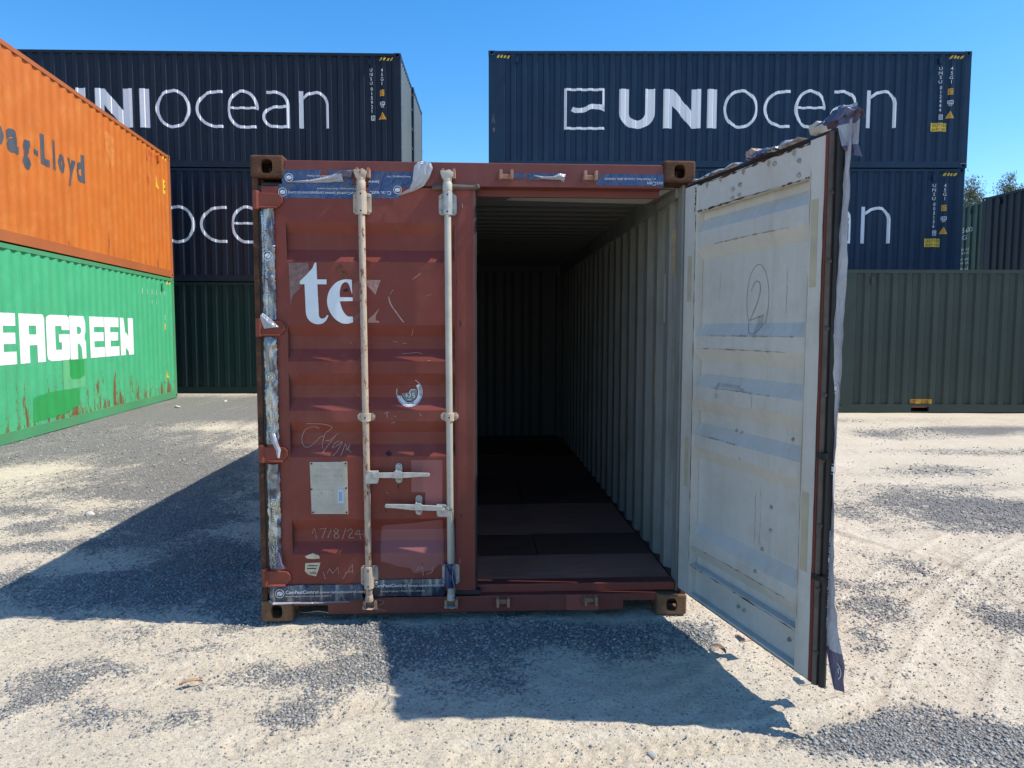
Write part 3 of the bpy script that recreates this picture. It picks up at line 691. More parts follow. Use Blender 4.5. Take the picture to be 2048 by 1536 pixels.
bo.put('warning_triangle', [poly([(U(1.02), 1.98), (U(.76), 1.98), (U(.99), 2.27)])], M['yellow'])
bo.put('height_sticker', [rect(U(.50), U(.32), 1.93, 2.25)], M['yellow'])
bo.put('height_sticker_print', [rect(U(.44), U(.39), 2.15, 2.19), rect(U(.46), U(.36), 2.02, 2.06)], M['black'], .006)
bo.put('hazard_stripe', [([np.array(q) for q in ((U(.5) + i * .1, 2.72), (U(.5) + i * .1 + .05, 2.72), (U(.5) + i * .1 + .09, 2.79), (U(.5) + i * .1 + .04, 2.79))], [(0, 1, 2, 3)]) for i in range(3)], M['yellow'])
bo.put('touch_up_patch', [poly([(U(3.62), 2.52), (U(3.25), 2.5), (U(3.22), 2.05), (U(3.35), 1.86), (U(3.6), 2.2)])], plain('mottled_orange_paint', (.55, .175, .035), .6, .25, 9))
bg = Box('mint green container with big white block lettering, under the orange one', OGO, OGA + math.pi, L40, HC, M['green'], M['greenrail'], cast='greenrail', folds=(.070, .024))
def place(poly_, ua, ub, z0=1.14, z1=1.89): return fit(poly_, U(ua), U(ub), z0, z1)
E_ = poly([(0, 0), (0, 1), (1, 1), (1, .75), (.36, .75), (.36, .62), (.95, .62), (.95, .40), (.36, .40), (.36, .25), (1, .25), (1, 0)])
RA = poly([(0, 0), (0, 1), (.86, 1), (1, .93), (1, 0), (.68, 0), (.68, .36), (.36, .36), (.36, 0)], [(.36, .58), (.36, .76), (.66, .76), (.66, .58)])
G_ = poly([(.12, 0), (.03, .04), (0, .12), (0, .88), (.03, .96), (.12, 1), (.86, 1), (.97, .95), (1, .86), (1, .67), (.68, .67), (.68, .76), (.38, .76), (.38, .24), (.62, .24), (.62, .40), (.48, .40), (.48, .58), (1, .58), (1, .12), (.97, .04), (.88, 0)])
R_ = poly([(0, 0), (0, 1), (.8, 1), (.94, .96), (1, .86), (1, .62), (.88, .5), (1, .40), (1, 0), (.68, 0), (.66, .26), (.6, .34), (.45, .37), (.45, 0)], [(.42, .58), (.42, .75), (.6, .75), (.66, .71), (.66, .62), (.6, .58)])
N_ = poly([(0, 0), (0, 1), (.35, 1), (.40, .62), (.66, .45), (.66, 1), (1, 1), (1, 0), (.70, 0), (.40, .20), (.40, 0)])
V_ = poly([(.3, 0), (0, 1), (.36, 1), (.5, .4), (.64, 1), (1, 1), (.7, 0)])
bg.put('brand_lettering', [place(E_, 7.56, 6.985), place(RA, 6.90, 6.15), place(G_, 6.10, 5.36), place(R_, 5.33, 4.73), place(E_, 4.62, 4.02), place(E_, 3.995, 3.30), place(N_, 3.26, 2.62),
                           place(V_, 8.35, 7.66), place(E_, 9.05, 8.45)], M['ltr_eg'])
bg.put('serial_number', row('BUDS80', [1.99, 1.71, 1.43, 1.15, .90, .66], 2.44, .11, .085) + row('66', [1.44, 1.16], 2.24, .10, .08), M['ltr'])
bg.put('code_mark', [stroke([(U(.70), 1.98), (U(.6), 1.98), (U(.6), 1.9), (U(.70), 1.9)], .014, True)], M['ltr'])
bg.put('height_sticker', [rect(U(.74), U(.60), 1.66, 1.80)], M['yellow'])
bg.put('warning_triangle', [poly([(U(.74), .52), (U(.48), .52), (U(.70), .72)])], M['yellow'])
bg.put('hazard_stripe', [([np.array(q) for q in ((U(.5) + i * .1, 2.72), (U(.5) + i * .1 + .05, 2.72), (U(.5) + i * .1 + .09, 2.79), (U(.5) + i * .1 + .04, 2.79))], [(0, 1, 2, 3)]) for i in range(3)], M['yellow'])
bg.put('faded_patch', [poly([(U(5.62), .64), (U(5.62), 1.13), (U(4.85), 1.13), (U(4.85), .64)])], M['greenfade'], .003)
bg.put('touch_up_patch', [poly([(U(5.42), 1.13), (U(5.42), .86), (U(5.30), .80), (U(4.97), .80), (U(4.88), .86), (U(4.88), 1.13)]), poly([(U(6.62), .22), (U(6.6), .60), (U(6.2), .64), (U(5.7), .65), (U(5.08), .63), (U(5.10), .35), (U(5.6), .25)])], M['greenpatch'])

# olive green box on the right, single height
rgd = Vector((math.cos(-.054), math.sin(-.054), 0)); RGO = Vector((6, 10.286, 0)) + rgd * 2.45
br = Box('olive green container standing alone on the ground behind the open door', RGO, -.054, L20, HC, M['dgreen'], pockets=(1.78, L20 - 1.78))
br.put('lift_sticker', [rect(1.60, 2.01, .188, .275)], M['amber'])
br.put('lift_sticker_print', [fit(text('EMPTY LIFT ONLY'), 1.615, 1.995, .20, .262)], M['black'], .006)

# far right: navy pair with its long side to the left, bottle green pair beside it
FN = Vector((16.98, 17.95, 0)); fa = -math.pi / 2 + .035
for k in range(2):
    b = Box(['lower navy container far right, side turned away from the sun', 'navy container with steep ribs at the far right edge, beyond the olive green one'][k], FN + Vector((0, 0, k * (HC + .006))), fa, L40, HC, M['navydark'], group='far containers at the right')
    if k: b.put('serial_number', b.vstack('UNSU 009485 1', 2.1, 2.5, .1, .13), M['ltr'])
FG = Vector((17.25, 21.0, 0))
for k in range(2):
    b = Box(['lower bottle green container far right behind the right stack', 'bottle green container end with white figures, squeezed between right stack and far navy one'][k], FG + Vector((0, 0, k * (HC + .006))), fa, WD + 0.4, HC, M['fgreen'], group='far containers at the right')
    if k:
        sh = [fit(text('545600'), 1.5, 2.12, 2.0, 2.16), fit(text('45G1'), 1.5, 1.95, 1.78, 1.92)]
        for i, zz in enumerate((1.42, 1.3, 1.1, .98, .78, .66, .46, .34)): sh.append(fit(text(['30.480 KGS', '67.200 LBS', '3.700 KGS', '8.160 LBS', '26.780 KGS', '59.040 LBS', '76.4 CU.M', '2.700 CU.FT'][i]), 1.5, 2.05, zz, zz + .07))
        b.put('serial_number', sh, M['ltr'])

# ------------------------------------------------------------------ trees behind
def tree(x, y, H, label, seed):
    r = random.Random(seed); root = empty('eucalyptus_tree', (x, y, 0)); tag(root, label, 'tree', 'trees beyond the containers')
    g = G(); g.tube([(0, 0, -.1), (.1, 0, H * .3), (-.05, .1, H * .6), (0, 0, H * .93)], [.22, .17, .1, .03], 8); g.build('trunk', M['bark'], root, smooth=True)
    cl = []; lm = []
    for i in range(26):
        t = .38 + .6 * (i / 25); a = i * 2.4 + r.uniform(-.4, .4); R = (1.02 - t) * H * .22 + .12
        p0 = Vector((0, 0, H * t * .92)); p1 = p0 + Vector((math.cos(a) * R, math.sin(a) * R, R * .55)); lm.append((p0, p1))
        cl += [p0.lerp(p1, .55), p1, p1 + Vector((r.uniform(-.3, .3), r.uniform(-.3, .3), .25))]
    cl.append(Vector((0, 0, H * .97)))
    for p0, p1 in lm:
        g = G(); g.tube([p0, p0.lerp(p1, .5) + Vector((0, 0, .08)), p1], [.05, .035, .015], 5); g.build('limb', M['bark'], root)
    vs, fs = [], []
    for c in cl:
        rad = r.uniform(.32, .55)
        for k in range(120):
            d = Vector((r.gauss(0, 1), r.gauss(0, 1), r.gauss(0, .8))) * rad * .5; p = c + d
            a = Vector((r.gauss(0, 1), r.gauss(0, 1), r.gauss(0, 1) - .8)).normalized(); bb = a.cross(Vector((r.gauss(0, 1), r.gauss(0, 1), r.gauss(0, 1)))).normalized()
            q = len(vs); ln = r.uniform(.07, .12); wd = .022
            vs += [p - a * ln, p + bb * wd, p + a * ln, p - bb * wd]; fs.append((q, q + 1, q + 2, q + 3))
    me = bpy.data.meshes.new('crown'); me.from_pydata([tuple(v) for v in vs], [], fs); me.materials.append(M['leaf']); link('crown', me, root)
tree(30.35, 37.6, 10.85, 'grey green tree top showing just right of the right stack', 3)
tree(32.55, 37.3, 11.0, 'taller grey green tree top above the far navy container', 8)

# ------------------------------------------------------------------ the open red container
W, D, H = 2.438, L20, 2.591
RC = empty('shipping_container', (0, 0, 0))
tag(RC, 'open oxide red container in front, right door swung out and left door shut', 'container')
cmR = casting('hero', M['rust'])
for x in (.089, W - .089):
    for y in (.089, D - .089):
        for z in (.06, H - .06):
            o = link('corner_casting', cmR if z > 1 else casting('tan', M['rusttan']), RC); o.location = (x, y, z)
# posts: narrow outer flange, setback web
for sgn, X0 in ((1, 0.0), (-1, W)):
    g = G(lambda a, b, c, s=sgn, X0=X0: (X0 + s * a, b, c))
    g.box(.004, .036, .012, .09, .12, H - .12).box(.036, .052, .062, .16, .12, H - .12, 1).box(.004, .036, .09, .16, .12, H - .12, 1)
    g.build('corner_post', [M['rust'], M['redframe']] if sgn > 0 else [M['redframe'], M['lining']], RC, .004)
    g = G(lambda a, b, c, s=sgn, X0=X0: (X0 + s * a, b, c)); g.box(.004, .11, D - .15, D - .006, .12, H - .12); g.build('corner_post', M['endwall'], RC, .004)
# header and sill
g = G(); g.box(.178, W - .178, .010, .10, 2.437, 2.566).box(.178, W - .178, .10, .13, 2.40, 2.566); g.build('header', M['redframe'], RC, .004)
g = G(); g.prism([(.178, .128), (.178, .089), (.372, .089), (.374, .034), (2.066, .034), (2.068, .089), (2.262, .089), (2.262, .128)], 1, .012, .13)
g.build('sill', M['redframe'], RC, .004)
g = G(); g.box(.055, W - .055, .058, .15, .1285, .178); g.build('threshold', M['redframe'], RC, .004)
g = G(); g.box(.08, W - .08, .13, .62, 2.458, 2.468); g.build('header_plate', M['ceil'], RC)
# long rails
for X0, s in ((0, 1), (W, -1)):
    f = lambda a, b, c, s=s, X0=X0: (X0 + s * a, b, c)
    g = G(f); g.box(.004, .062, .178, D - .178, H - .085, H - .02); g.build('top_side_rail', M['redframe'], RC, .003)
    g = G(f); g.box(.004, .05, .178, D - .178, .03, .175); g.build('bottom_side_rail', M['redframe'], RC, .003)
    cp = corr(.16, D - .15, .30, .278, .036); vs = []; vi = []
    for u, d in cp:
        vs += [(.008 + d, u, .168), (.008 + d, u, H - .08)]; vi += [(.0115 + d, u, .168), (.0115 + d, u, H - .08)]
    n = len(cp); q = [(2 * i, 2 * i + 2, 2 * i + 3, 2 * i + 1) for i in range(n - 1)]
    g = G(f); g.add(vs, q, 0); g.add(vi, q, 1); g.build('side_wall', [M['red'], M['lining']], RC)
    # pale wall rail inside under the roof and skirting
    g = G(f); g.box(.050, .066, .16, D - .15, H - .175, H - .036); g.build('inner_rail', M['lining'], RC)
    g = G(f); g.box(.048, .052, .16, D - .15, .178, .36); g.build('skirting', M['lining'], RC) if False else None
ep = corr(.1, W - .1, .2, .25, .04); vs = []
for u, d in ep: vs += [(u, D - .02 - d, .165), (u, D - .02 - d, H - .1)]
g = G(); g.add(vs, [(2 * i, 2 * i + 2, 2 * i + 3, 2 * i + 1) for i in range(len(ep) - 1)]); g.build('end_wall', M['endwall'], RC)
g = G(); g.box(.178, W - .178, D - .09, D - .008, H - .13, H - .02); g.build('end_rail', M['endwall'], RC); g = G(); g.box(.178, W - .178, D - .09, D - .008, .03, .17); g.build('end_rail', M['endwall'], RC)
rp = corr(.12, D - .08, .30, .209, .022); vs = []; vi = []
for u, d in rp: vs += [(.055, u, H - .03 - d), (W - .055, u, H - .03 - d)]; vi += [(.055, u, H - .034 - d), (W - .055, u, H - .034 - d)]
n = len(rp); q = [(2 * i, 2 * i + 1, 2 * i + 3, 2 * i + 2) for i in range(n - 1)]
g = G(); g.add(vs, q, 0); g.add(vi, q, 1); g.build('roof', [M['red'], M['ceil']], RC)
cpc = [p[0] for p in cp]; cpd = prof(cp)
rwall = lambda y, z: (W - .0115 - cpd(y) - .003, y, z)
for nm, ya, yb, za, zb, mt in (('repainted_patch', .40, .50, 1.70, 2.0, 'white'), ('paper_strip', .62, .645, 1.18, 1.50, 'stain'), ('paper_strip', .305, .33, 1.98, 2.26, 'stain'), ('paper_strip', .20, .222, 1.75, 2.1, 'seal'), ('paper_strip', .17, .20, .62, .95, 'grime')):
    drape(nm, [rect(ya, yb, za, zb)], M[mt], RC, cpc, 0, rwall)
# plywood floor, each sheet a board
ys = [.152, .60, 1.10, 2.0, 3.2, 4.4, 5.6, D - .06]
for k in range(len(ys) - 1):
    xs = [.056, .85, 1.62, W - .056] if k % 2 else [.056, 1.219, W - .056]
    for i in range(len(xs) - 1):
        dz = random.uniform(-.003, .003); g = G(); g.box(xs[i] + .002, xs[i + 1] - .002, ys[k] + .003, ys[k + 1] - .003, .145, .176 + dz); g.build('floor_board', M[('wood_l', 'wood_d', 'wood_l', 'wood_d', 'wood', 'wood_d', 'wood')[k]], RC, .002)
g = G(); g.box(.056, W - .056, .16, D - .06, .07, .14); g.build('cross_member', M['hole'], RC)
for xa in (.05, W - .19):
    g = G(); g.box(xa, xa + .14, D - .196, D - .19, H - .16, H - .02); g.build('corner_leak_cover', M['endwall'], RC)  # added cover, stops sky light leaking in through the rear castings
# repaired / lit patches on the sill and header
put = lambda name, sh, mat, y, off=.0025, par=RC: drape(name, sh, mat, par, [], 0, lambda x, z: (x, y - off, z))
put('touch_up_patch', [poly([(1.735, .036), (1.735, .126), (1.92, .126), (1.925, .036)])], M['redpatch'], .012)
put('scribble', [stroke([(.66, .05), (.63, .09), (.66, .115), (.69, .10), (.65, .07), (.70, .05)], .004, k=4)], M['chalk'], .012)
# ceiling repaint by the header
g = drape('repainted_patch', [poly([(1.55, .14), (1.50, .33), (1.44, .40), (1.40, .52), (2.30, .60), (2.34, .14)])], M['white'], RC, [], 0, lambda x, y: (x, y, 2.4555))

# door leaves -------------------------------------------------------------
ZP = [(.165, .05), (.387, .05), (.45, .014), (.516, .014), (.585, .05), (.94, .05), (1.007, .014), (1.075, .014), (1.139, .05), (1.201, .05), (1.271, .014), (1.341, .014), (1.408, .05),
      (1.475, .05), (1.544, .014), (1.613, .014), (1.677, .05), (2.022, .05), (2.09, .014), (2.169, .014), (2.236, .05), (2.425, .05)]
ZC = [p[0] for p in ZP]; NZ = lambda z: float(np.interp(z, ZC, [p[1] for p in ZP]))
LW = 1.155
def leaf(fm, opened):
    """fm maps (s along leaf from hinge, n outward, z)"""
    inner = M['white'] if opened else M['lining']
    s0, s1 = .125, 1.045
    g = G(fm); vs = []; vi = []
    for z, n in ZP: vs += [(s0, n, z), (s1, n, z)]; vi += [(s0, n - .003, z), (s1, n - .003, z)]
    q = [(2 * i, 2 * i + 1, 2 * i + 3, 2 * i + 2) for i in range(len(ZP) - 1)]
    g.add(vs, q, 0); g.add(vi, q, 1)
    # closing cheeks where the folds meet the uprights
    for sa in (s0, s1):
        k = len(ZP); sl = .028 if sa == s0 else -.028
        for i in range(len(ZP) - 1):
            (z0, n0), (z1, n1) = ZP[i], ZP[i + 1]
            if n0 < .05 or n1 < .05:
                g.add([(sa + sl * .0, n0, z0), (sa, n1, z1), (sa, .05, z1), (sa, .05, z0)], [(0, 1, 2, 3)], 0)
                g.add([(sa + sl * .1, n0 - .003, z0), (sa + sl * .1, n1 - .003, z1), (sa + sl * .1, .047, z1), (sa + sl * .1, .047, z0)], [(0, 1, 2, 3)], 0 if not opened else 1)
    door = g.build('door', [M['red'], inner], RC)
    if opened: door['label'] = 'open door showing its grey white inner face'
    fr = G(fm)
    for a, b_ in ((0, .125), (1.045, LW)):
        fr.box(a, b_, .046, .050, .165, 2.425, 0)
        fr.box(a + (.002 if a == 0 else -.0015), b_ - (.002 if a else -.0015), .0, .046, .165, 2.425, 1)
    fr.box(.125, 1.045, .036, .0495, 2.33, 2.425, 0).box(.125, 1.045, .006, .036, 2.275, 2.42, 1)
    fr.box(.125, 1.045, .0475, .0495, .165, .334, 0).box(.125, 1.045, .004, .0465, .328, .345, 1).box(.125, 1.045, .004, .0465, .165, .178, 1).box(.125, 1.045, .040, .0465, .178, .328, 1)
    fr.build('door_frame', [M['red'], inner], door, .003)
    if not opened:
        g = G(fm); g.box(1.058, 1.066, .0495, .053, .2, 2.40).box(LW - .012, LW - .004, .0495, .054, .17, 2.42); g.build('edge_strip', M['redframe'], door)
    # gasket
    g = G(fm)
    ge = 1.165 if not opened else 1.20
    g.box(LW, ge - .02, .012, .045, .16, 2.43, 0)
    g.tube([(ge - .014, .030, .155), (ge - .014, .030, 2.435)], .016, 8, 0)
    g.tube([(0.0, .03, 2.437), (LW, .03, 2.437)], .012, 8, 0); g.tube([(0, .03, .155), (LW, .03, .155)], .012, 8, 0)
    g.box(-.018, 0, .012, .04, .16, 2.43, 0)
    if opened:
        g.tube([(LW + .012, .006, .16), (LW + .012, .004, 2.43)], .011, 8, 1)
        g.box(LW - .012, LW + .004, -.006, .024, .165, 2.425, 2)
        for zz in np.arange(.3, 2.4, .27): g.tube([(LW + .02, -.008, zz), (LW + .02, .01, zz)], .009, 8, 1)
        for zz in (.62, 1.13): g.box(LW - .006, LW + .05, -.008, .012, zz - .010, zz + .014, 0)
    g.build('gasket', [M['rubber'], M['rubberbrown'], M['redframe']], door)
    # hinges
    for zc in (2.348, 1.660, .962, .258):
        g = G(fm)
        sh_ = [(-.028, zc - .040), (.06, zc - .040), (.10, zc - .034), (.116, zc - .012), (.116, zc + .016), (.10, zc + .034), (.05, zc + .040), (-.028, zc + .040)]
        g.prism(sh_, 1, .0505, .066)
        g.prism([(-.005, zc - .045), (.09, zc - .045), (.09, zc - .036), (-.005, zc - .036)], 1, .0505, .088)
        g.tube([(-.026, .056, zc - .05), (-.026, .056, zc + .05)], .019, 10)
        g.build('hinge', M['hinge'], door, .004)
    # locking bars
    for bi, sb in enumerate((.55, 1.012)):
        tilt = .008 * (1 if bi == 0 else .6)
        g = G(fm); nb = .088
        bs = lambda z: sb - tilt * 2 * (z - 1.3) / 2.4
        g.tube([(bs(.14), nb, .14), (bs(2.44), nb, 2.44)], .0185, 14)
        g.tube([(bs(2.395), nb, 2.395), (bs(2.40), nb, 2.40), (bs(2.445), nb, 2.445), (bs(2.455), nb, 2.455)], [.019, .026, .026, .018], 14)
        for zc, sg in ((2.487, 1), (.105, -1)):
            s_ = bs(zc)
            g.tube([(s_, nb, zc - sg * .055), (s_, nb, zc - sg * .02)], [.020, .024], 12)
            g.prism([(s_ - .024, zc - .022), (s_ + .024, zc - .022), (s_ + .034, zc + sg * .012), (s_ + .012, zc + sg * .028), (s_ - .014, zc + sg * .020), (s_ - .036, zc + sg * .022), (s_ - .036, zc + sg * .006)][::1], 1, nb - .045, nb + .016)
        bar = g.build('locking_bar', M['creamrust'] if bi == 0 else M['barwhite'], door, .002, True)
        for zc, big in ((2.335, 1), (.262, 1), (1.167, 0)):
            s_ = bs(zc); g = G(fm); hw, hh = (.049, .058) if big else (.050, .021)
            g.prism([(s_ - hw, zc - hh + .012), (s_ - hw + .012, zc - hh), (s_ + hw - .012, zc - hh), (s_ + hw, zc - hh + .012), (s_ + hw, zc + hh - .012), (s_ + hw - .012, zc + hh), (s_ - hw + .012, zc + hh), (s_ - hw, zc + hh - .012)], 1, .0505, .058)
            rr = .0265
            g.tube([(s_, nb, zc - hh * 1.08), (s_, nb, zc + hh * 1.08)], rr, 14)
            g.box(s_ - rr, s_ + rr, .058, nb, zc - hh, zc + hh)
            for dx in (-.038, .038):
                for dz in ((-.04, .04) if big else (0,)):
                    g.tube([(s_ + dx, .057, zc + dz), (s_ + dx, .068, zc + dz)], .0085, 8)
            for dz in ((-.045, .045) if big else (0,)): g.tube([(s_, nb + rr - .004, zc + dz), (s_, nb + rr + .002, zc + dz)], .005, 6, 1)
            g.build('bar_bracket', [M['cream'] if bi == 0 or not big else M['steel'], M['hole']], door, .002)
    # handles
    for hi, (sb, zc, dr, ln, cs, tl) in enumerate(((.548, .848, 1, .352, .728, 0.0), (1.010, .655, -1, .352, .838, .02))):
        g = G(fm); n0 = .112
        def hp(d, dz): return (sb + dr * d, zc + tl * d / .35 + dz)
        g.prism([hp(.0, -.048), hp(.066, -.048), hp(.070, -.03), hp(.070, .02), hp(.02, .02), hp(0, .0)], 1, .075, .108)
        g.prism([hp(.04, -.014), hp(.2, -.017), hp(.30, -.010), hp(ln, -.010), hp(ln + .004, 0), hp(ln, .010), hp(.25, .014), hp(.04, .014)], 1, n0 - .006, n0 + .007)
        g.tube([(hp(.035, -.01)[0], .10, hp(.035, -.01)[1]), (hp(.035, -.01)[0], .118, hp(.035, -.01)[1])], .010, 8)
        g.build('handle', M['steel'], door, .002)
        g = G(fm); zz = zc + tl * (abs(cs - sb)) / .35
        oval = [(cs + .019 * math.cos(t), zz + (.038 if math.sin(t) > 0 else -.038) + .019 * math.sin(t)) for t in np.linspace(.05, 2 * math.pi - .05, 18)]
        g.prism(oval, 1, .0505, .060)
        g.box(cs - .022, cs + .022, .060, .100, zz - .022, zz - .014)
        g.prism([(cs - .026, zz + .014), (cs - .014, zz + .026), (cs + .014, zz + .026), (cs + .026, zz + .012), (cs + .02, zz - .012), (cs - .02, zz - .012)], 1, .121, .130)
        g.box(cs - .014, cs - .008, .060, .122, zz + .014, zz + .024)
        for dz in (-.042, .042): g.tube([(cs, .059, zz + dz), (cs, .068, zz + dz)], .009, 8)
        g.build('handle_catch', M['steel'], door, .0015)
    return door
LX = .055
fmL = lambda s, n, z: (LX + s, .056 - n, z)
dl = leaf(fmL, False)
hx, hy = 2.375, -.022
th = math.atan2(-.976, .216)
es = Vector((math.cos(th), math.sin(th), 0)); en = Vector((-math.sin(th), math.cos(th), 0))
fmR = lambda s, n, z: (hx + es.x * s + en.x * n, hy + es.y * s + en.y * n, z + .008)
dr_ = leaf(fmR, True)
# paint, print and marks on the shut door (x,z)
dput = lambda name, sh, mat, off=.003: drape(name, sh, mat, dl, ZC, 1, lambda x, z: (x, .056 - NZ(z) - off, z))
T = lambda x, y: (.201 + x * .0002813, 2.0842 - y * .0002833)
tl_ = smoothpath([T(275, 655), T(285, 1000), T(295, 1230), T(350, 1350), T(460, 1418), T(590, 1418), T(680, 1350), T(725, 1260)], 4)
tr_ = smoothpath([T(700, 1245), T(660, 1300), T(590, 1318), T(545, 1270), T(540, 1150), T(530, 900), T(522, 655)], 4)
tex_t = poly([T(185, 600), T(300, 490), T(430, 350), T(480, 240), T(510, 240), T(520, 562), T(700, 562), T(700, 655), T(522, 655)] + [tuple(p) for p in tr_[::-1][1:]] + [tuple(p) for p in tl_[::-1]] + [T(185, 655)])
eo = smoothpath([T(1190, 565), T(1060, 558), T(900, 610), T(760, 760), T(705, 950), T(730, 1130), T(830, 1300), T(960, 1395), T(1080, 1415), T(1200, 1390)], 4)
ei = smoothpath([T(1200, 1275), T(1090, 1265), T(1000, 1150), T(950, 980)], 4)
tex_e = poly([tuple(p) for p in eo] + [tuple(p) for p in ei] + [T(1200, 975), T(1200, 905), T(950, 900)] + [tuple(p) for p in smoothpath([T(955, 780), T(990, 660), T(1060, 612), T(1120, 640), T(1160, 740), T(1192, 850)], 3)])
dput('brand_lettering', [tex_t, tex_e], M['tex'])
dput('ghost_lettering', [poly([T(1480, 565), T(1750, 568), T(1740, 600), T(1690, 720), T(1640, 860), T(1560, 760), T(1480, 670)]), poly([T(1495, 1330), T(1600, 1240), T(1720, 1110), T(1640, 1270), T(1650, 1350), T(1710, 1360), T(1710, 1395), T(1495, 1395)])], M['ghost'])
dput('faint_lettering', [poly([T(1205, 640), T(1330, 570), T(1350, 975), T(1205, 975)]), poly([T(1205, 1280), T(1330, 1180), T(1345, 1280), T(1205, 1385)])], M['ghost2'], .0025)
dput('touch_up_patch', [poly([(.851, .922), (1.027, .92), (1.025, .663), (.928, .660), (.928, .736), (.851, .738)]), poly([(.679, .535), (.70, .545), (.86, .558), (.93, .568), (1.025, .578), (1.03, .40), (1.03, .315), (1.0, .318), (.97, .285), (.86, .27), (.84, .30), (.78, .31), (.70, .335), (.676, .34), (.672, .45)])], M['mauve'])
dput('chipped_patch', [poly([(.705, .955), (.725, .975), (.745, .953), (.727, .94)]), poly([(.775, .775), (.782, .785), (.779, .762), (.776, .755)]), rect(.675, .682, .63, .634), rect(.70, .712, .63, .635)], M['darkpatch'])
ea = lambda rx, rz, a0, a1, n=24: [(.842 + rx * math.cos(math.radians(t)), 1.30 + rz * math.sin(math.radians(t))) for t in np.linspace(a0, a1, n)]
dput('emblem', [stroke(ea(.0715, .079, -195, 62, 34), .0028), stroke(ea(.058, .065, -165, 40, 28), .019)], M['tex'])
dput('emblem_shield', [poly(ea(.044, .050, -172, 20, 20) + [(.862, 1.318), (.85, 1.30), (.82, 1.297)])], M['shield'], .0032)
dput('emblem_print', [fit(text('1828'), .822, .866, 1.236, 1.247), xf(text('VERITAS', .01), .0115, .0115, .892, 1.335, -1.45), xf(text('BU', .01), .0115, .0115, .784, 1.285, -1.3)], M['darkpatch'], .0045)
dput('emblem_figure', [stroke([(.818, 1.283), (.834, 1.283)], .005), stroke([(.826, 1.27), (.826, 1.296)], .004), stroke(smoothpath([(.838, 1.268), (.848, 1.285), (.842, 1.30), (.852, 1.312)], 3), .005), stroke([(.86, 1.27), (.87, 1.27), (.87, 1.282), (.86, 1.282), (.86, 1.294), (.87, 1.294)], .004), stroke([(.85, 1.315), (.874, 1.315)], .0045), stroke([(.83, 1.259), (.854, 1.259)], .004)], M['tex'], .0045)
rs_ = random.Random(12)
def ragged(cx, cz, rx, rz, n=16): return poly([(cx + rx * math.cos(t) * rs_.uniform(.45, 1.1), cz + rz * math.sin(t) * rs_.uniform(.45, 1.1)) for t in np.linspace(0, 2 * math.pi, n, endpoint=False)])
for cx, cz, rx, rz in ((.49, 1.955, .035, .025), (.47, 1.985, .018, .03), (.455, 1.70, .03, .012), (.395, 1.712, .02, .012)): dput('rust_bloom', [ragged(cx, cz, rx, rz)], M['bloom'], .0021)
for cx, cz, rx, rz in ((.497, 1.865, .012, .006), (.508, 1.868, .010, .012), (1.095, .97, .008, .02), (1.09, .985, .006, .01), (1.135, 1.02, .006, .012)): dput('chipped_patch', [ragged(cx, cz, rx, rz)], M['darkpatch'], .0046)
for k in range(26):
    cx, cz = rs_.uniform(.2, 1.12), rs_.choice((rs_.uniform(.35, 1.1), rs_.uniform(1.1, 1.66), rs_.uniform(1.6, 2.3))); ln = rs_.uniform(.008, .05); an = rs_.choice((0, 0, .2, 1.3, -.9)) + rs_.uniform(-.2, .2)
    dput('scratch', [stroke([(cx, cz), (cx + ln * .5 * math.cos(an), cz + ln * .5 * math.sin(an) + .002), (cx + ln * math.cos(an), cz + ln * math.sin(an))], rs_.uniform(.0012, .003))], M['ghost2'] if k % 3 else M['ghost'], .0024)
for k in range(12):
    cz = rs_.uniform(.25, 2.35); dput('chipped_patch', [ragged(rs_.uniform(1.108, 1.15), cz, rs_.uniform(.002, .006), rs_.uniform(.006, .03), 10)], M['ghost' if k % 3 else 'darkpatch'], .0024)
Q5 = lambda x, y: (-.0424 + x * .000649, .982 - y * .000665)
sg = lambda pts, k=4, wd=.0042: stroke([Q5(*p) for p in pts], wd, k=k)
dput('chalk_writing', [sg([(505, 730), (530, 680), (543, 775)], 0), sg([(570, 690), (630, 680), (590, 770)], 0), sg([(640, 770), (675, 685)], 0),
    sg([(738, 703), (712, 688), (694, 706), (716, 728), (740, 750), (720, 772), (694, 756), (712, 730), (738, 703)]), sg([(768, 780), (800, 680)], 0),
    sg([(810, 715), (840, 690), (855, 715), (820, 765), (870, 770)]), sg([(905, 700), (880, 740), (960, 740)], 0), sg([(915, 700), (925, 785)], 0),
    sg([(610, 1045), (625, 1110)], 0), sg([(640, 1060), (665, 1020), (690, 1060), (735, 1010), (740, 1060)], 0), sg([(775, 1110), (860, 985), (862, 1060)], 0), sg([(790, 1060), (870, 1040)], 0),
    sg([(1440, 1010), (1420, 1040), (1460, 1025), (1465, 985), (1475, 1090)]), sg([(1500, 1080), (1550, 1060), (1560, 1010)])], M['chalk'], .0046)
Q4 = lambda x, y: (-.0424 + x * .000631, 1.677 - y * .000637)
sq = lambda pts, k=4, wd=.0042: stroke([Q4(*p) for p in pts], wd, k=k)
dput('signature', [sq([(500, 860), (640, 865), (715, 890), (700, 920), (650, 960), (625, 1060), (635, 1090)]), sq([(610, 910), (560, 890), (480, 920), (445, 1000), (470, 1070), (530, 1060), (610, 985), (640, 980)]),
    sq([(635, 1120), (690, 1040), (765, 950), (700, 1010), (650, 1020)]), sq([(775, 1020), (740, 1040), (715, 1080), (760, 1060), (800, 1030), (760, 1110), (720, 1150)]), sq([(795, 1150), (830, 1050), (845, 1100), (870, 1040), (860, 1090), (885, 1120)])], M['chalk'])
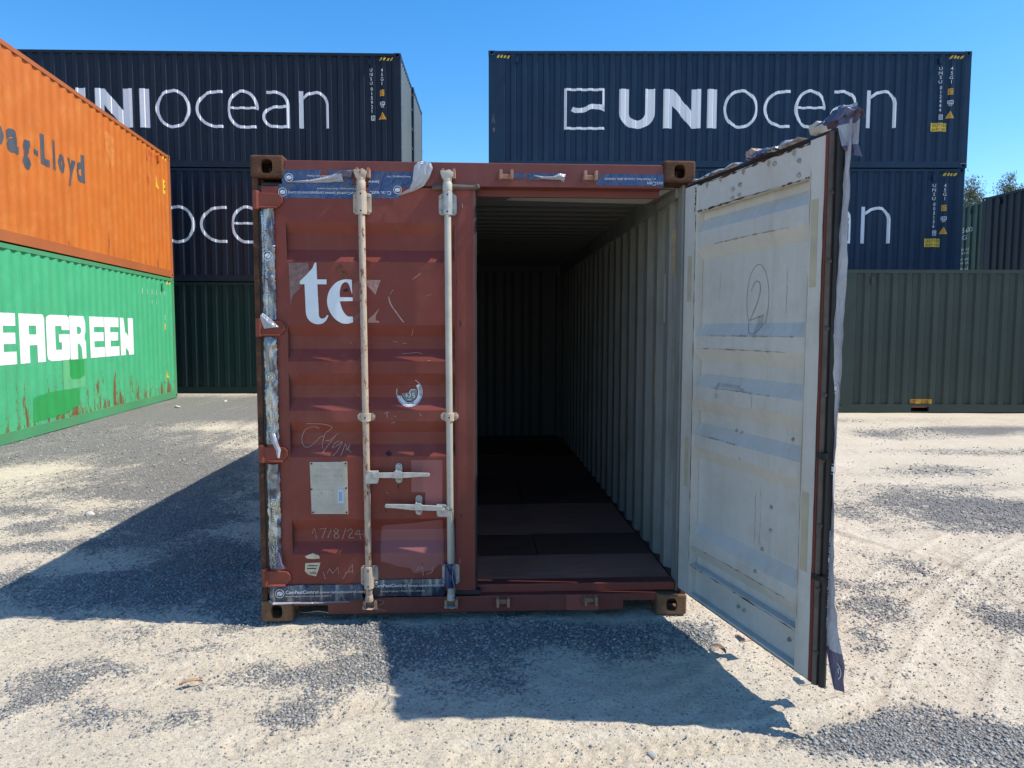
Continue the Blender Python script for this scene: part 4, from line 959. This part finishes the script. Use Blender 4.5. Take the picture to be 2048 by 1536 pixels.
dput('scratch', [sq([(1260, 520 - 380), (1300, 150)], 0, .003), sq([(1345, 250), (1420, 245), (1480, 240), (1520, 255)], 3, .003), sq([(1490, 775), (1510, 795)], 0), sq([(1180, 775), (1220, 760)], 0), sq([(1205, 770), (1212, 810)], 0), sq([(1240, 860), (1278, 850)], 0), sq([(1270, 795), (1285, 800)], 0)], M['chalk'])
P3 = lambda x, y: (-.069 + x * .000633, 2.655 - y * .0006376)
s3 = lambda pts, k=3, wd=.003: stroke([P3(*p) for p in pts], wd, k=k)
dput('scrape', [s3([(1270, 1290), (1290, 1360), (1340, 1430), (1375, 1480), (1400, 1510)], 3, .008), s3([(1480, 1140), (1520, 1110), (1550, 1090)], 3, .004), s3([(1280, 1270), (1310, 1230)], 0, .003)], M['ghost'])
dput('peeling_label', [poly([Q5(450, 910), Q5(520, 885), Q5(575, 905), Q5(580, 930), Q5(520, 935), Q5(470, 930)]), poly([Q5(455, 970), Q5(585, 965), Q5(570, 1020), Q5(545, 1085), Q5(480, 1070), Q5(450, 1040)])], M['sticker_w'])
dput('peeling_label_print', [rect(*[Q5(475, 0)[0], Q5(560, 0)[0]], Q5(0, 995)[1], Q5(0, 988)[1]), rect(Q5(470, 0)[0], Q5(550, 0)[0], Q5(0, 1020)[1], Q5(0, 1012)[1]), fit(text('OPEN'), Q5(490, 0)[0], Q5(545, 0)[0], Q5(0, 1068)[1], Q5(0, 1046)[1])], M['darkpatch'], .0045)
# worn paint under the old lettering
dput('worn_patch', [poly([(.195, 2.015), (.30, 2.015), (.31, 1.95), (.27, 1.91), (.25, 1.87), (.215, 1.84), (.20, 1.78)])], plain('worn_greyish_red_paint', (.20, .115, .10), .6, .35, 40), .0022)
# data plate
g = G(); g.prism([(.288, .914), (.495, .914), (.4965, .617), (.294, .619)], 1, .0005, .0045)
pl = g.build('data_plate', M['plate'], dl, .001)
g = G()
for x, z in ((.298, .905), (.487, .905), (.489, .627), (.302, .628), (.296, .76), (.488, .765)): g.tube([(x, .0005, z), (x, -.004, z)], .005, 8)
g.build('rivet', M['rust'], pl)
put('plate_print', [stroke([(.32, .872), (.46, .872), (.46, .862), (.32, .862)], .0016, True), stroke([(.32, .84), (.35, .84), (.35, .83), (.32, .83)], .0016, True), stroke([(.42, .84), (.465, .84), (.465, .83), (.42, .83)], .0016, True)], M['stain'], .0005, .0006, pl)
put('plate_stamp', [rect(.31 + .019 * i, .31 + .019 * i + rs_.uniform(.006, .016), z, z + .005) for z in (.89, .81, .785, .755, .725, .69, .66, .635) for i in range(7 if z > .77 or z < .67 else 6) if rs_.random() < .7], M['stencil'], .0005, .0007, pl)
put('plate_sticker', [rect(.441, .473, .680, .756)], M['sticker_b'], .0005, .0012, pl)
put('plate_sticker_print', [rect(.447 + .0035 * i, .4485 + .0035 * i, .69, .745) for i in range(6)], M['mark'], .0005, .0018, pl)

# cam keepers on header and sill
def keeper(x, z, mat, y=.012):
    g = G()
    for dx in (-.036, .024): g.prism([(x + dx, z - .026), (x + dx + .014, z - .026), (x + dx + .016, z + .022), (x + dx + .006, z + .028), (x + dx - .002, z + .02)], 1, y - .046, y)
    g.box(x - .04, x + .04, y - .010, y, z - .018, z + .008)
    g.build('cam_keeper', mat, RC, .003)
for x in (.605, 1.067, 1.382, 1.846): keeper(x, 2.497, M['keeper'])
for x in (.615, 1.072, 1.367, 1.872): keeper(x, .098, M['keeper'])

# cord and blue wrap on the right-hand bar
g = G(); P = [(1.078, -.075, .665), (1.088, -.08, .60), (1.092, -.07, .45), (1.09, -.065, .33), (1.082, -.075, .27), (1.095, -.07, .20), (1.09, -.06, .14)]
g.tube(smoothpath(P, 4), .0032, 6); g.tube(smoothpath([(1.04, -.07, .675), (1.065, -.075, .67), (1.085, -.07, .655), (1.06, -.06, .648), (1.045, -.07, .668), (1.03, -.08, .68)], 4), .003, 6)
g.build('cord', M['cord'], RC, smooth=True)
g = G(); g.tube([(1.070, -.032, .20), (1.068, -.032, .25), (1.068, -.032, .30), (1.067, -.032, .338)], [.030, .031, .0295, .028], 10); g.build('tape_wrap', M['bluetape'], RC)
g = G(); g.tube(smoothpath([(1.05, -.066, .335), (1.07, -.066, .29), (1.085, -.064, .265), (1.075, -.066, .235), (1.088, -.06, .205)], 3), .0028, 6); g.build('cord', M['hole'], RC)

# adhesive sealing tape -----------------------------------------------------
def strip(name, x0, x1, z0, z1, y, mat, amp=.006, seed=1, bulge=0.0, nx_=14, nz_=24, edge=.004):
    r = random.Random(seed); g = G()
    for i in range(nz_ + 1):
        for j in range(nx_ + 1):
            a = j / nx_; c = i / nz_; x = x0 + (x1 - x0) * a; z = z0 + (z1 - z0) * c
            if j in (0, nx_): x += r.uniform(-edge, edge) * .5
            if i in (0, nz_): z += r.uniform(-edge, edge) * .5
            wv = (vnoise(np.array([x * 26.0]), np.array([z * 26.0]), seed)[0] - .5) * amp + (vnoise(np.array([x * 70.0]), np.array([z * 40.0]), seed + 3)[0] - .5) * amp * .5
            g.v.append((x, y - .001 - abs(amp) * .6 - bulge * math.sin(math.pi * a if (x1 - x0) < (z1 - z0) else math.pi * c) + wv, z))
    for i in range(nz_):
        for j in range(nx_):
            a = i * (nx_ + 1) + j; g.p.append([a, a + 1, a + nx_ + 2, a + nx_ + 1]); g.mi.append(0)
    return g.build(name, mat, RC, smooth=True)
WEB = 'CamPestControl (www.campestcontrol.com)'; ADR = 'Boeung Kengkang 1, Phnom Penh, Cambodia (855) 12942424'
def badge(cx, cz, r): return [stroke(ellipse(cx, cz, r, r, 22), r * .12, True), poly(ellipse(cx, cz, r * .68, r * .5, 14)), stroke([(cx - r * .6, cz - r * .6), (cx + r * .7, cz + r * .5)], r * .12)]
def clip_text(t, scale, maxw): return t
def tprint(parent, sh, mat, y, name='tape_print'): return drape(name, sh, mat, parent, [], 0, lambda x, z: (x, y, z))
PI = math.pi
# header, left, two overlapping runs, print upside down
t1 = strip('sealing_tape', .168, .545, 2.435, 2.515, .012, M['tapeb'], .003, 4, nx_=24, nz_=8)
tprint(t1, badge(.205, 2.473, .021) + [xf(text(ADR[:36]), .010, .010, .535, 2.487, PI)], M['tapetxt'], .0075)
t2 = strip('sealing_tape', .150, .575, 2.362, 2.437, .006, M['tapeb'], .003, 6, nx_=26, nz_=8)
tprint(t2, badge(.171, 2.394, .022) + [xf(text('PestControl (www.campestcontrol.com)'), .0165, .0165, .572, 2.398, PI), xf(text(ADR[:40]), .0085, .0085, .565, 2.418, PI)], M['tapetxt'], .0015)
t3 = strip('sealing_tape', .632, .905, 2.425, 2.510, .012, M['tapeb'], .004, 8, nx_=16, nz_=8)
tprint(t3, [xf(text('(www'), .018, .018, .69, 2.462, PI), xf(text(ADR[:22]), .0095, .0095, .86, 2.488, PI)], M['tapetxt'], .007)
t4 = strip('sealing_tape', .628, .800, 2.366, 2.426, .006, M['tapeb'], .004, 9, nx_=12, nz_=8)
tprint(t4, badge(.79, 2.412, .021) + [xf(text('CamPestC'), .020, .020, .755, 2.404, PI)], M['tapetxt'], .001)
def flap(name, pts, mat, seed=0, label=None):
    """a torn, curled piece: list of (left, right) edge points in xyz"""
    g = G()
    for k, (a, b_) in enumerate(pts):
        a, b_ = Vector(a), Vector(b_)
        for j in range(6):
            t = j / 5; p = a.lerp(b_, t); p.y -= .010 * math.sin(PI * t) + random.Random(seed * 100 + k * 7 + j).uniform(-.004, .004); g.v.append(tuple(p))
    for k in range(len(pts) - 1):
        for j in range(5): q = k * 6 + j; g.p.append([q, q + 1, q + 7, q + 6]); g.mi.append(0)
    o = g.build(name, mat, RC, smooth=False); return o
flap('tape_flap', [((.78, -.002, 2.375), (.80, -.004, 2.385)), ((.84, -.012, 2.392), (.86, -.02, 2.418)), ((.885, -.02, 2.405), (.875, -.04, 2.45)), ((.935, -.03, 2.43), (.88, -.045, 2.49)), ((.965, -.04, 2.47), (.885, -.05, 2.53)), ((.985, -.045, 2.52), (.905, -.05, 2.55)), ((.975, -.04, 2.548), (.93, -.045, 2.556))], M['tapew'], 1)
flap('tape_flap', [((.20, .004, 2.446), (.20, .003, 2.449)), ((.32, .002, 2.446), (.33, 0, 2.462)), ((.42, 0, 2.448), (.43, -.006, 2.485)), ((.50, -.004, 2.452), (.49, -.01, 2.505))], M['tapew'], 2)
flap('tape_flap', [((.46, 0, 2.49), (.48, -.006, 2.51)), ((.50, -.012, 2.478), (.53, -.02, 2.512)), ((.54, -.01, 2.47), (.555, -.02, 2.512))], M['tapep'], 3)
t5 = strip('sealing_tape', 1.418, 1.50, 2.487, 2.512, .012, M['tapeb'], .003, 12, nx_=8, nz_=4)
t5 = strip('sealing_tape', 1.50, 1.70, 2.478, 2.512, .012, M['tapeb'], .004, 13, nx_=10, nz_=5)
flap('tape_flap', [((1.53, .002, 2.498), (1.53, .0, 2.502)), ((1.58, -.006, 2.478), (1.59, -.008, 2.492)), ((1.63, -.012, 2.474), (1.64, -.02, 2.49)), ((1.68, -.01, 2.475), (1.67, -.02, 2.508)), ((1.70, -.008, 2.462), (1.71, -.016, 2.505))], M['tapew'], 4)
t6 = strip('sealing_tape', 1.884, 2.262, 2.452, 2.515, .012, M['tapeb'], .004, 14, nx_=22, nz_=6)
tprint(t6, [xf(text(ADR[14:]), .0115, .0115, 2.215, 2.492, PI), xf(text('estCon'), .022, .022, 2.255, 2.474, PI)], M['tapetxt'], .0065)
# left upright, three runs between the hinges
for z0, z1, sd, up in ((1.705, 2.305, 21, False), (1.018, 1.612, 22, True), (.318, .905, 23, True)):
    t = strip('sealing_tape', .056, .124, z0, z1, .004, M['tapeg'], .016, sd, .010, 14, 60, .007)
    zc = (z0 + z1) / 2
    if up: sh = [xf(text(WEB[:30]), .0185, .0185, .094, z0 + .02, PI / 2)]; sh2 = [xf(text(ADR[:44]), .009, .009, .105, z0 + .03, PI / 2)]
    else: sh = [xf(text(WEB[:24]), .0185, .0185, .074, zc + .02, -PI / 2), xf(text('campestcontrol.com)'), .0185, .0185, .074, z1 - .01, -PI / 2)]; sh2 = [xf(text(ADR[:44]), .009, .009, .062, z1 - .04, -PI / 2)]
    tprint(t, sh + badge(.090, zc + .075 if up else zc + .045, .024), M['tapetxt_y'] if up else M['tapetxt'], -.0205)
    tprint(t, sh2, M['tapetxt'], -.0185)
flap('tape_flap', [((.045, -.03, 1.72), (.06, -.035, 1.74)), ((.06, -.04, 1.675), (.115, -.05, 1.70)), ((.07, -.045, 1.655), (.15, -.05, 1.665))], M['tapew'], 5)
flap('tape_flap', [((.085, -.015, 1.075), (.105, -.02, 1.08)), ((.09, -.025, 1.03), (.125, -.035, 1.035)), ((.112, -.03, .985), (.142, -.035, .99)), ((.12, -.04, .95), (.135, -.045, .945))], M['tapew'], 6)
flap('tape_flap', [((.10, -.012, .40), (.115, -.02, .41)), ((.095, -.02, .335), (.135, -.03, .345)), ((.10, -.022, .312), (.15, -.03, .318))], M['tapep'], 7)
# sill run
t = strip('sealing_tape', .056, .572, .118, .212, .002, M['tapes'], .007, 31, .008, 34, 10)
tprint(t, badge(.112, .170, .024) + [xf(text('CamPestControl', .01), .0195, .0195, .145, .168), xf(text('(www.campestcontrol.com)'), .0165, .0165, .335, .168), xf(text(ADR[:48]), .0085, .0085, .145, .150)], M['tapetxt'], -.0155)
t = strip('sealing_tape', .632, 1.035, .140, .238, .002, M['tapes'], .007, 33, .006, 26, 10)
tprint(t, [xf(text('CamPestControl', .01), .0195, .0195, .638, .198), xf(text('(www.campestcontrol.co'), .0165, .0165, .83, .198)], M['tapetxt'], -.0145)
tprint(t, [xf(text(ADR[:40]), .010, .010, .675, .170)], M['tapetxt_y'], -.0145)
flap('tape_flap', [((.056, -.01, .118), (.05, -.012, .132)), ((.075, -.02, .106), (.085, -.016, .120)), ((.3, -.016, .113), (.3, -.014, .119)), ((.50, -.012, .116), (.50, -.014, .120))], M['tapew'], 8)
# gasket rags at the top and foot of the shut door
g = G(); g.tube(smoothpath([(.98, -.012, 2.424), (1.10, -.018, 2.428), (1.20, -.012, 2.426), (1.236, -.02, 2.436)], 4), [.014] * 12 + [.006], 8) ; g.build('gasket_rag', M['rubberbrown'], RC)
g = G(); g.box(1.08, 1.24, .0, .05, .14, .165); g.build('gasket_rag', M['rubber'], RC, .004)

# on the inner face of the open door (s,z)
rput = lambda name, sh, mat, n=-.001: drape(name, sh, mat, dr_, ZC if n is None else [], 1, (lambda s, z: fmR(s, NZ(z) - .0045, z)) if n is None else (lambda s, z: fmR(s, n, z)))
rput('marker_figure', [stroke(ellipse(.635, 1.79, .088, .165, 30), .0026, True), stroke(smoothpath([(.58, 1.83), (.61, 1.872), (.645, 1.87), (.655, 1.83), (.63, 1.77), (.575, 1.69)], 4), .0034), stroke([(.575, 1.69), (.69, 1.715)], .0034)] +
     [stroke([(.645 + .012 * i, 1.71), (.645 + .012 * i, 1.71 - .07 - .02 * (i % 3))], .0022) for i in range(4)], M['mark'], None)
rput('stencil_print', [rect(.335, .365, 1.33, 1.372), rect(.335, .365, 1.292, 1.318), rect(.375, .545, 1.355, 1.372), rect(.55, .585, 1.345, 1.36), stroke([(.60, 1.345), (.66, 1.335), (.66, 1.27)], .004)], M['stencil'], None)
rput('masking_tape', [rect(.045, .088, 1.80, 2.05), rect(.050, .092, .77, 1.05), rect(1.062, 1.105, 1.82, 2.18), rect(1.062, 1.107, .62, .96)], M['seal'])
rput('rust_stain', [poly([(.05 + .01 * i, 2.28 + .004 * ((i * 7) % 5)) for i in range(8)] + [(.12, 2.272), (.05, 2.27)])] + [poly([(x - .014, z), (x, z + .02), (x + .016, z + .004), (x + .004, z - .016)]) for x, z in ((.55, 2.40), (.35, 2.405), (.75, 2.395), (.93, 2.40), (.22, 2.40))], M['stain'], .0045)
def seam(name, pts, wd, mat, n, seed):
    r = random.Random(seed); g = G(fmR); P = smoothpath(pts, 14)
    L = []
    for i, p in enumerate(P):
        a = P[max(i - 1, 0)]; b_ = P[min(i + 1, len(P) - 1)]; d = (b_ - a) / max(np.linalg.norm(b_ - a), 1e-6); k = wd * r.uniform(.1, 1.5) * (.2 if r.random() < .3 else 1)
        q = p + np.array((-d[1], d[0])) * r.uniform(-.2, .2) * wd
        for e in (-1, 1): L.append((q[0] - d[1] * k * e / 2, n, q[1] + d[0] * k * e / 2))
    g.add(L, [(2 * i, 2 * i + 1, 2 * i + 3, 2 * i + 2) for i in range(len(P) - 1)]); return g.build(name, mat, dr_)
seam('rust_seam', [(.122, .36), (.121, .8), (.123, 1.4), (.121, 1.9), (.122, 2.27)], .006, M['rust'], -.0015, 1)
seam('rust_seam', [(.122, 2.28), (.3, 2.277), (.6, 2.279), (.9, 2.276), (1.04, 2.278)], .009, M['rust'], .0045, 2)
seam('rust_seam', [(.11, 2.28), (.118, 2.34), (.116, 2.41)], .012, M['rust'], -.0015, 3)
seam('rust_seam', [(1.052, .36), (1.05, 1.2), (1.053, 2.3)], .004, M['stain'], -.0015, 4)
seam('rust_seam', [(.1, 2.418), (.5, 2.414), (.8, 2.417), (1.12, 2.415)], .010, M['rust'], .0045, 5)
seam('rust_seam', [(.13, .338), (.4, .337), (.7, .338), (1.04, .336)], .006, M['rust'], .0025, 6)
seam('rust_seam', [(1.145, .3), (1.147, 1.2), (1.145, 2.3)], .006, M['rust'], -.0075, 7)
for z, a, b_, sd in ((1.613, .28, .96, 11), (1.341, .30, .80, 12), (1.075, .22, .55, 13), (1.545, .2, .9, 14), (.45, .25, .95, 15), (2.09, .3, .9, 16)):
    seam('grime', [(a, z), ((a + b_) / 2, z + .002), (b_, z)], .006, M['grime'], NZ(z) - .0045, sd)
for x, z0, z1, sd in ((.50, 2.15, 2.02, 21),):
    pass
for x, z0, z1, sd in ((.70, 1.0, .62, 25), (.66, .95, .6, 26), (.30, 1.95, 1.8, 27), (.85, 1.93, 1.72, 28)):
    if z0 > 1.2: seam('drip', [(x, z0), (x + .004, (z0 + z1) / 2), (x, z1)], .007, M['drip'], .0445, sd)
    else: seam('drip', [(x, z0 * .9), (x + .004, .75), (x, .62)], .006, M['drip'], .0445, sd)
g = G(fmR)
for s_, z in ((.47, 2.335), (.53, 2.345), (.47, 2.29), (.53, 2.295), (.97, 2.36), (.97, 2.30), (.80, 2.385)):
    g = G(fmR); g.tube([(s_, .004, z), (s_, -.006, z)], [.011, .006], 8); g.build('bolt', M['dent'], dr_)
for s_, z in ((.49, 1.14), (.54, 1.135), (.93, 1.16), (.79, .82), (.79, .71), (.73, .605), (.73, .50)):
    nn = NZ(z) - .003; g = G(fmR); g.tube([(s_, nn, z), (s_, nn - .010, z)], [.010, .006], 8); g.build('bolt', M['dent'], dr_)
for s_, z in ((.56, .26), (.61, .26), (.96, .26)): g = G(fmR); g.tube([(s_, .040, z), (s_, .026, z)], [.011, .007], 8); g.build('bolt', M['dent'], dr_)
# tape left hanging from the edge and top of the open door
def hang():
    g = G(fmR); r = random.Random(5); N_ = 46
    for i in range(N_ + 1):
        t = i / N_; z = 2.46 - t * 2.27
        lo = 1.182; wd = np.interp(t, [0, .05, .3, .6, .85, .95, 1], [.080, .070, .048, .042, .066, .10, .06]); sh = np.interp(t, [0, .9, .96, 1], [0, 0, .025, .07])
        for j in range(6):
            a = j / 5
            g.v.append((lo + sh + wd * a + r.uniform(-.001, .001), .030 + .010 * math.sin(a * 5 + t * 9) + .005 * r.uniform(-1, 1), z))
    for i in range(N_):
        for j in range(5): q = i * 6 + j; g.p.append([q, q + 1, q + 7, q + 6]); g.mi.append(0 if i < 43 * N_ / 46 - .5 else 1)
    o = g.build('sealing_tape', [M['tapew'], M['tapep']], dr_, smooth=True)
    drape('tape_print', badge(1.262, .262, .035) + badge(1.205, .70, .02) + badge(1.205, 1.08, .02) + badge(1.205, 1.41, .02) + [xf(text(ADR), .011, .011, 1.212, .45, PI / 2)], M['tapetxt'], o, [], 0, lambda s, z: fmR(s, .028, z))
hang()
def crumple(name, cs, cn, cz, L_, mat, seed, hgt=.03):
    r = random.Random(seed); g = G(fmR); n = 12
    for i in range(n + 1):
        t = i / n
        for j in range(5):
            a = j / 4
            g.v.append((cs + (t - .5) * L_ + r.uniform(-.008, .008), cn + (a - .5) * .07 + r.uniform(-.01, .01), cz + hgt * math.sin(PI * a) * (.4 + .6 * math.sin(PI * t)) + r.uniform(-.008, .010)))
    for i in range(n):
        for j in range(4): q = i * 5 + j; g.p.append([q, q + 1, q + 6, q + 5]); g.mi.append(0)
    return g.build(name, mat, dr_)
crumple('tape_scrap', .28, .03, 2.447, .42, M['tapew'], 1, .022)
crumple('tape_scrap', .66, .03, 2.452, .22, M['tapep'], 2, .025)
crumple('tape_scrap', .85, .03, 2.450, .22, M['tapew'], 3, .018)
crumple('tape_scrap', 1.16, .045, 2.475, .20, M['tapep'], 4, .05)
g = G(fmR); g.v = []
pts = [((1.195, .03, 2.525), (1.24, .05, 2.53)), ((1.19, .02, 2.50), (1.25, .05, 2.51)), ((1.195, .015, 2.44), (1.26, .05, 2.45)), ((1.205, .02, 2.37), (1.265, .05, 2.36)), ((1.225, .03, 2.32), (1.268, .05, 2.31))]
r_ = random.Random(3)
for a, b_ in pts:
    for j in range(4): t = j / 3; g.v.append(tuple(a[k] + (b_[k] - a[k]) * t + r_.uniform(-.008, .008) for k in range(3)))
for i in range(4):
    for j in range(3): q = i * 4 + j; g.p.append([q, q + 1, q + 5, q + 4]); g.mi.append(i % 2)
g.build('tape_scrap', [M['tapew'], M['tapep']], dr_)
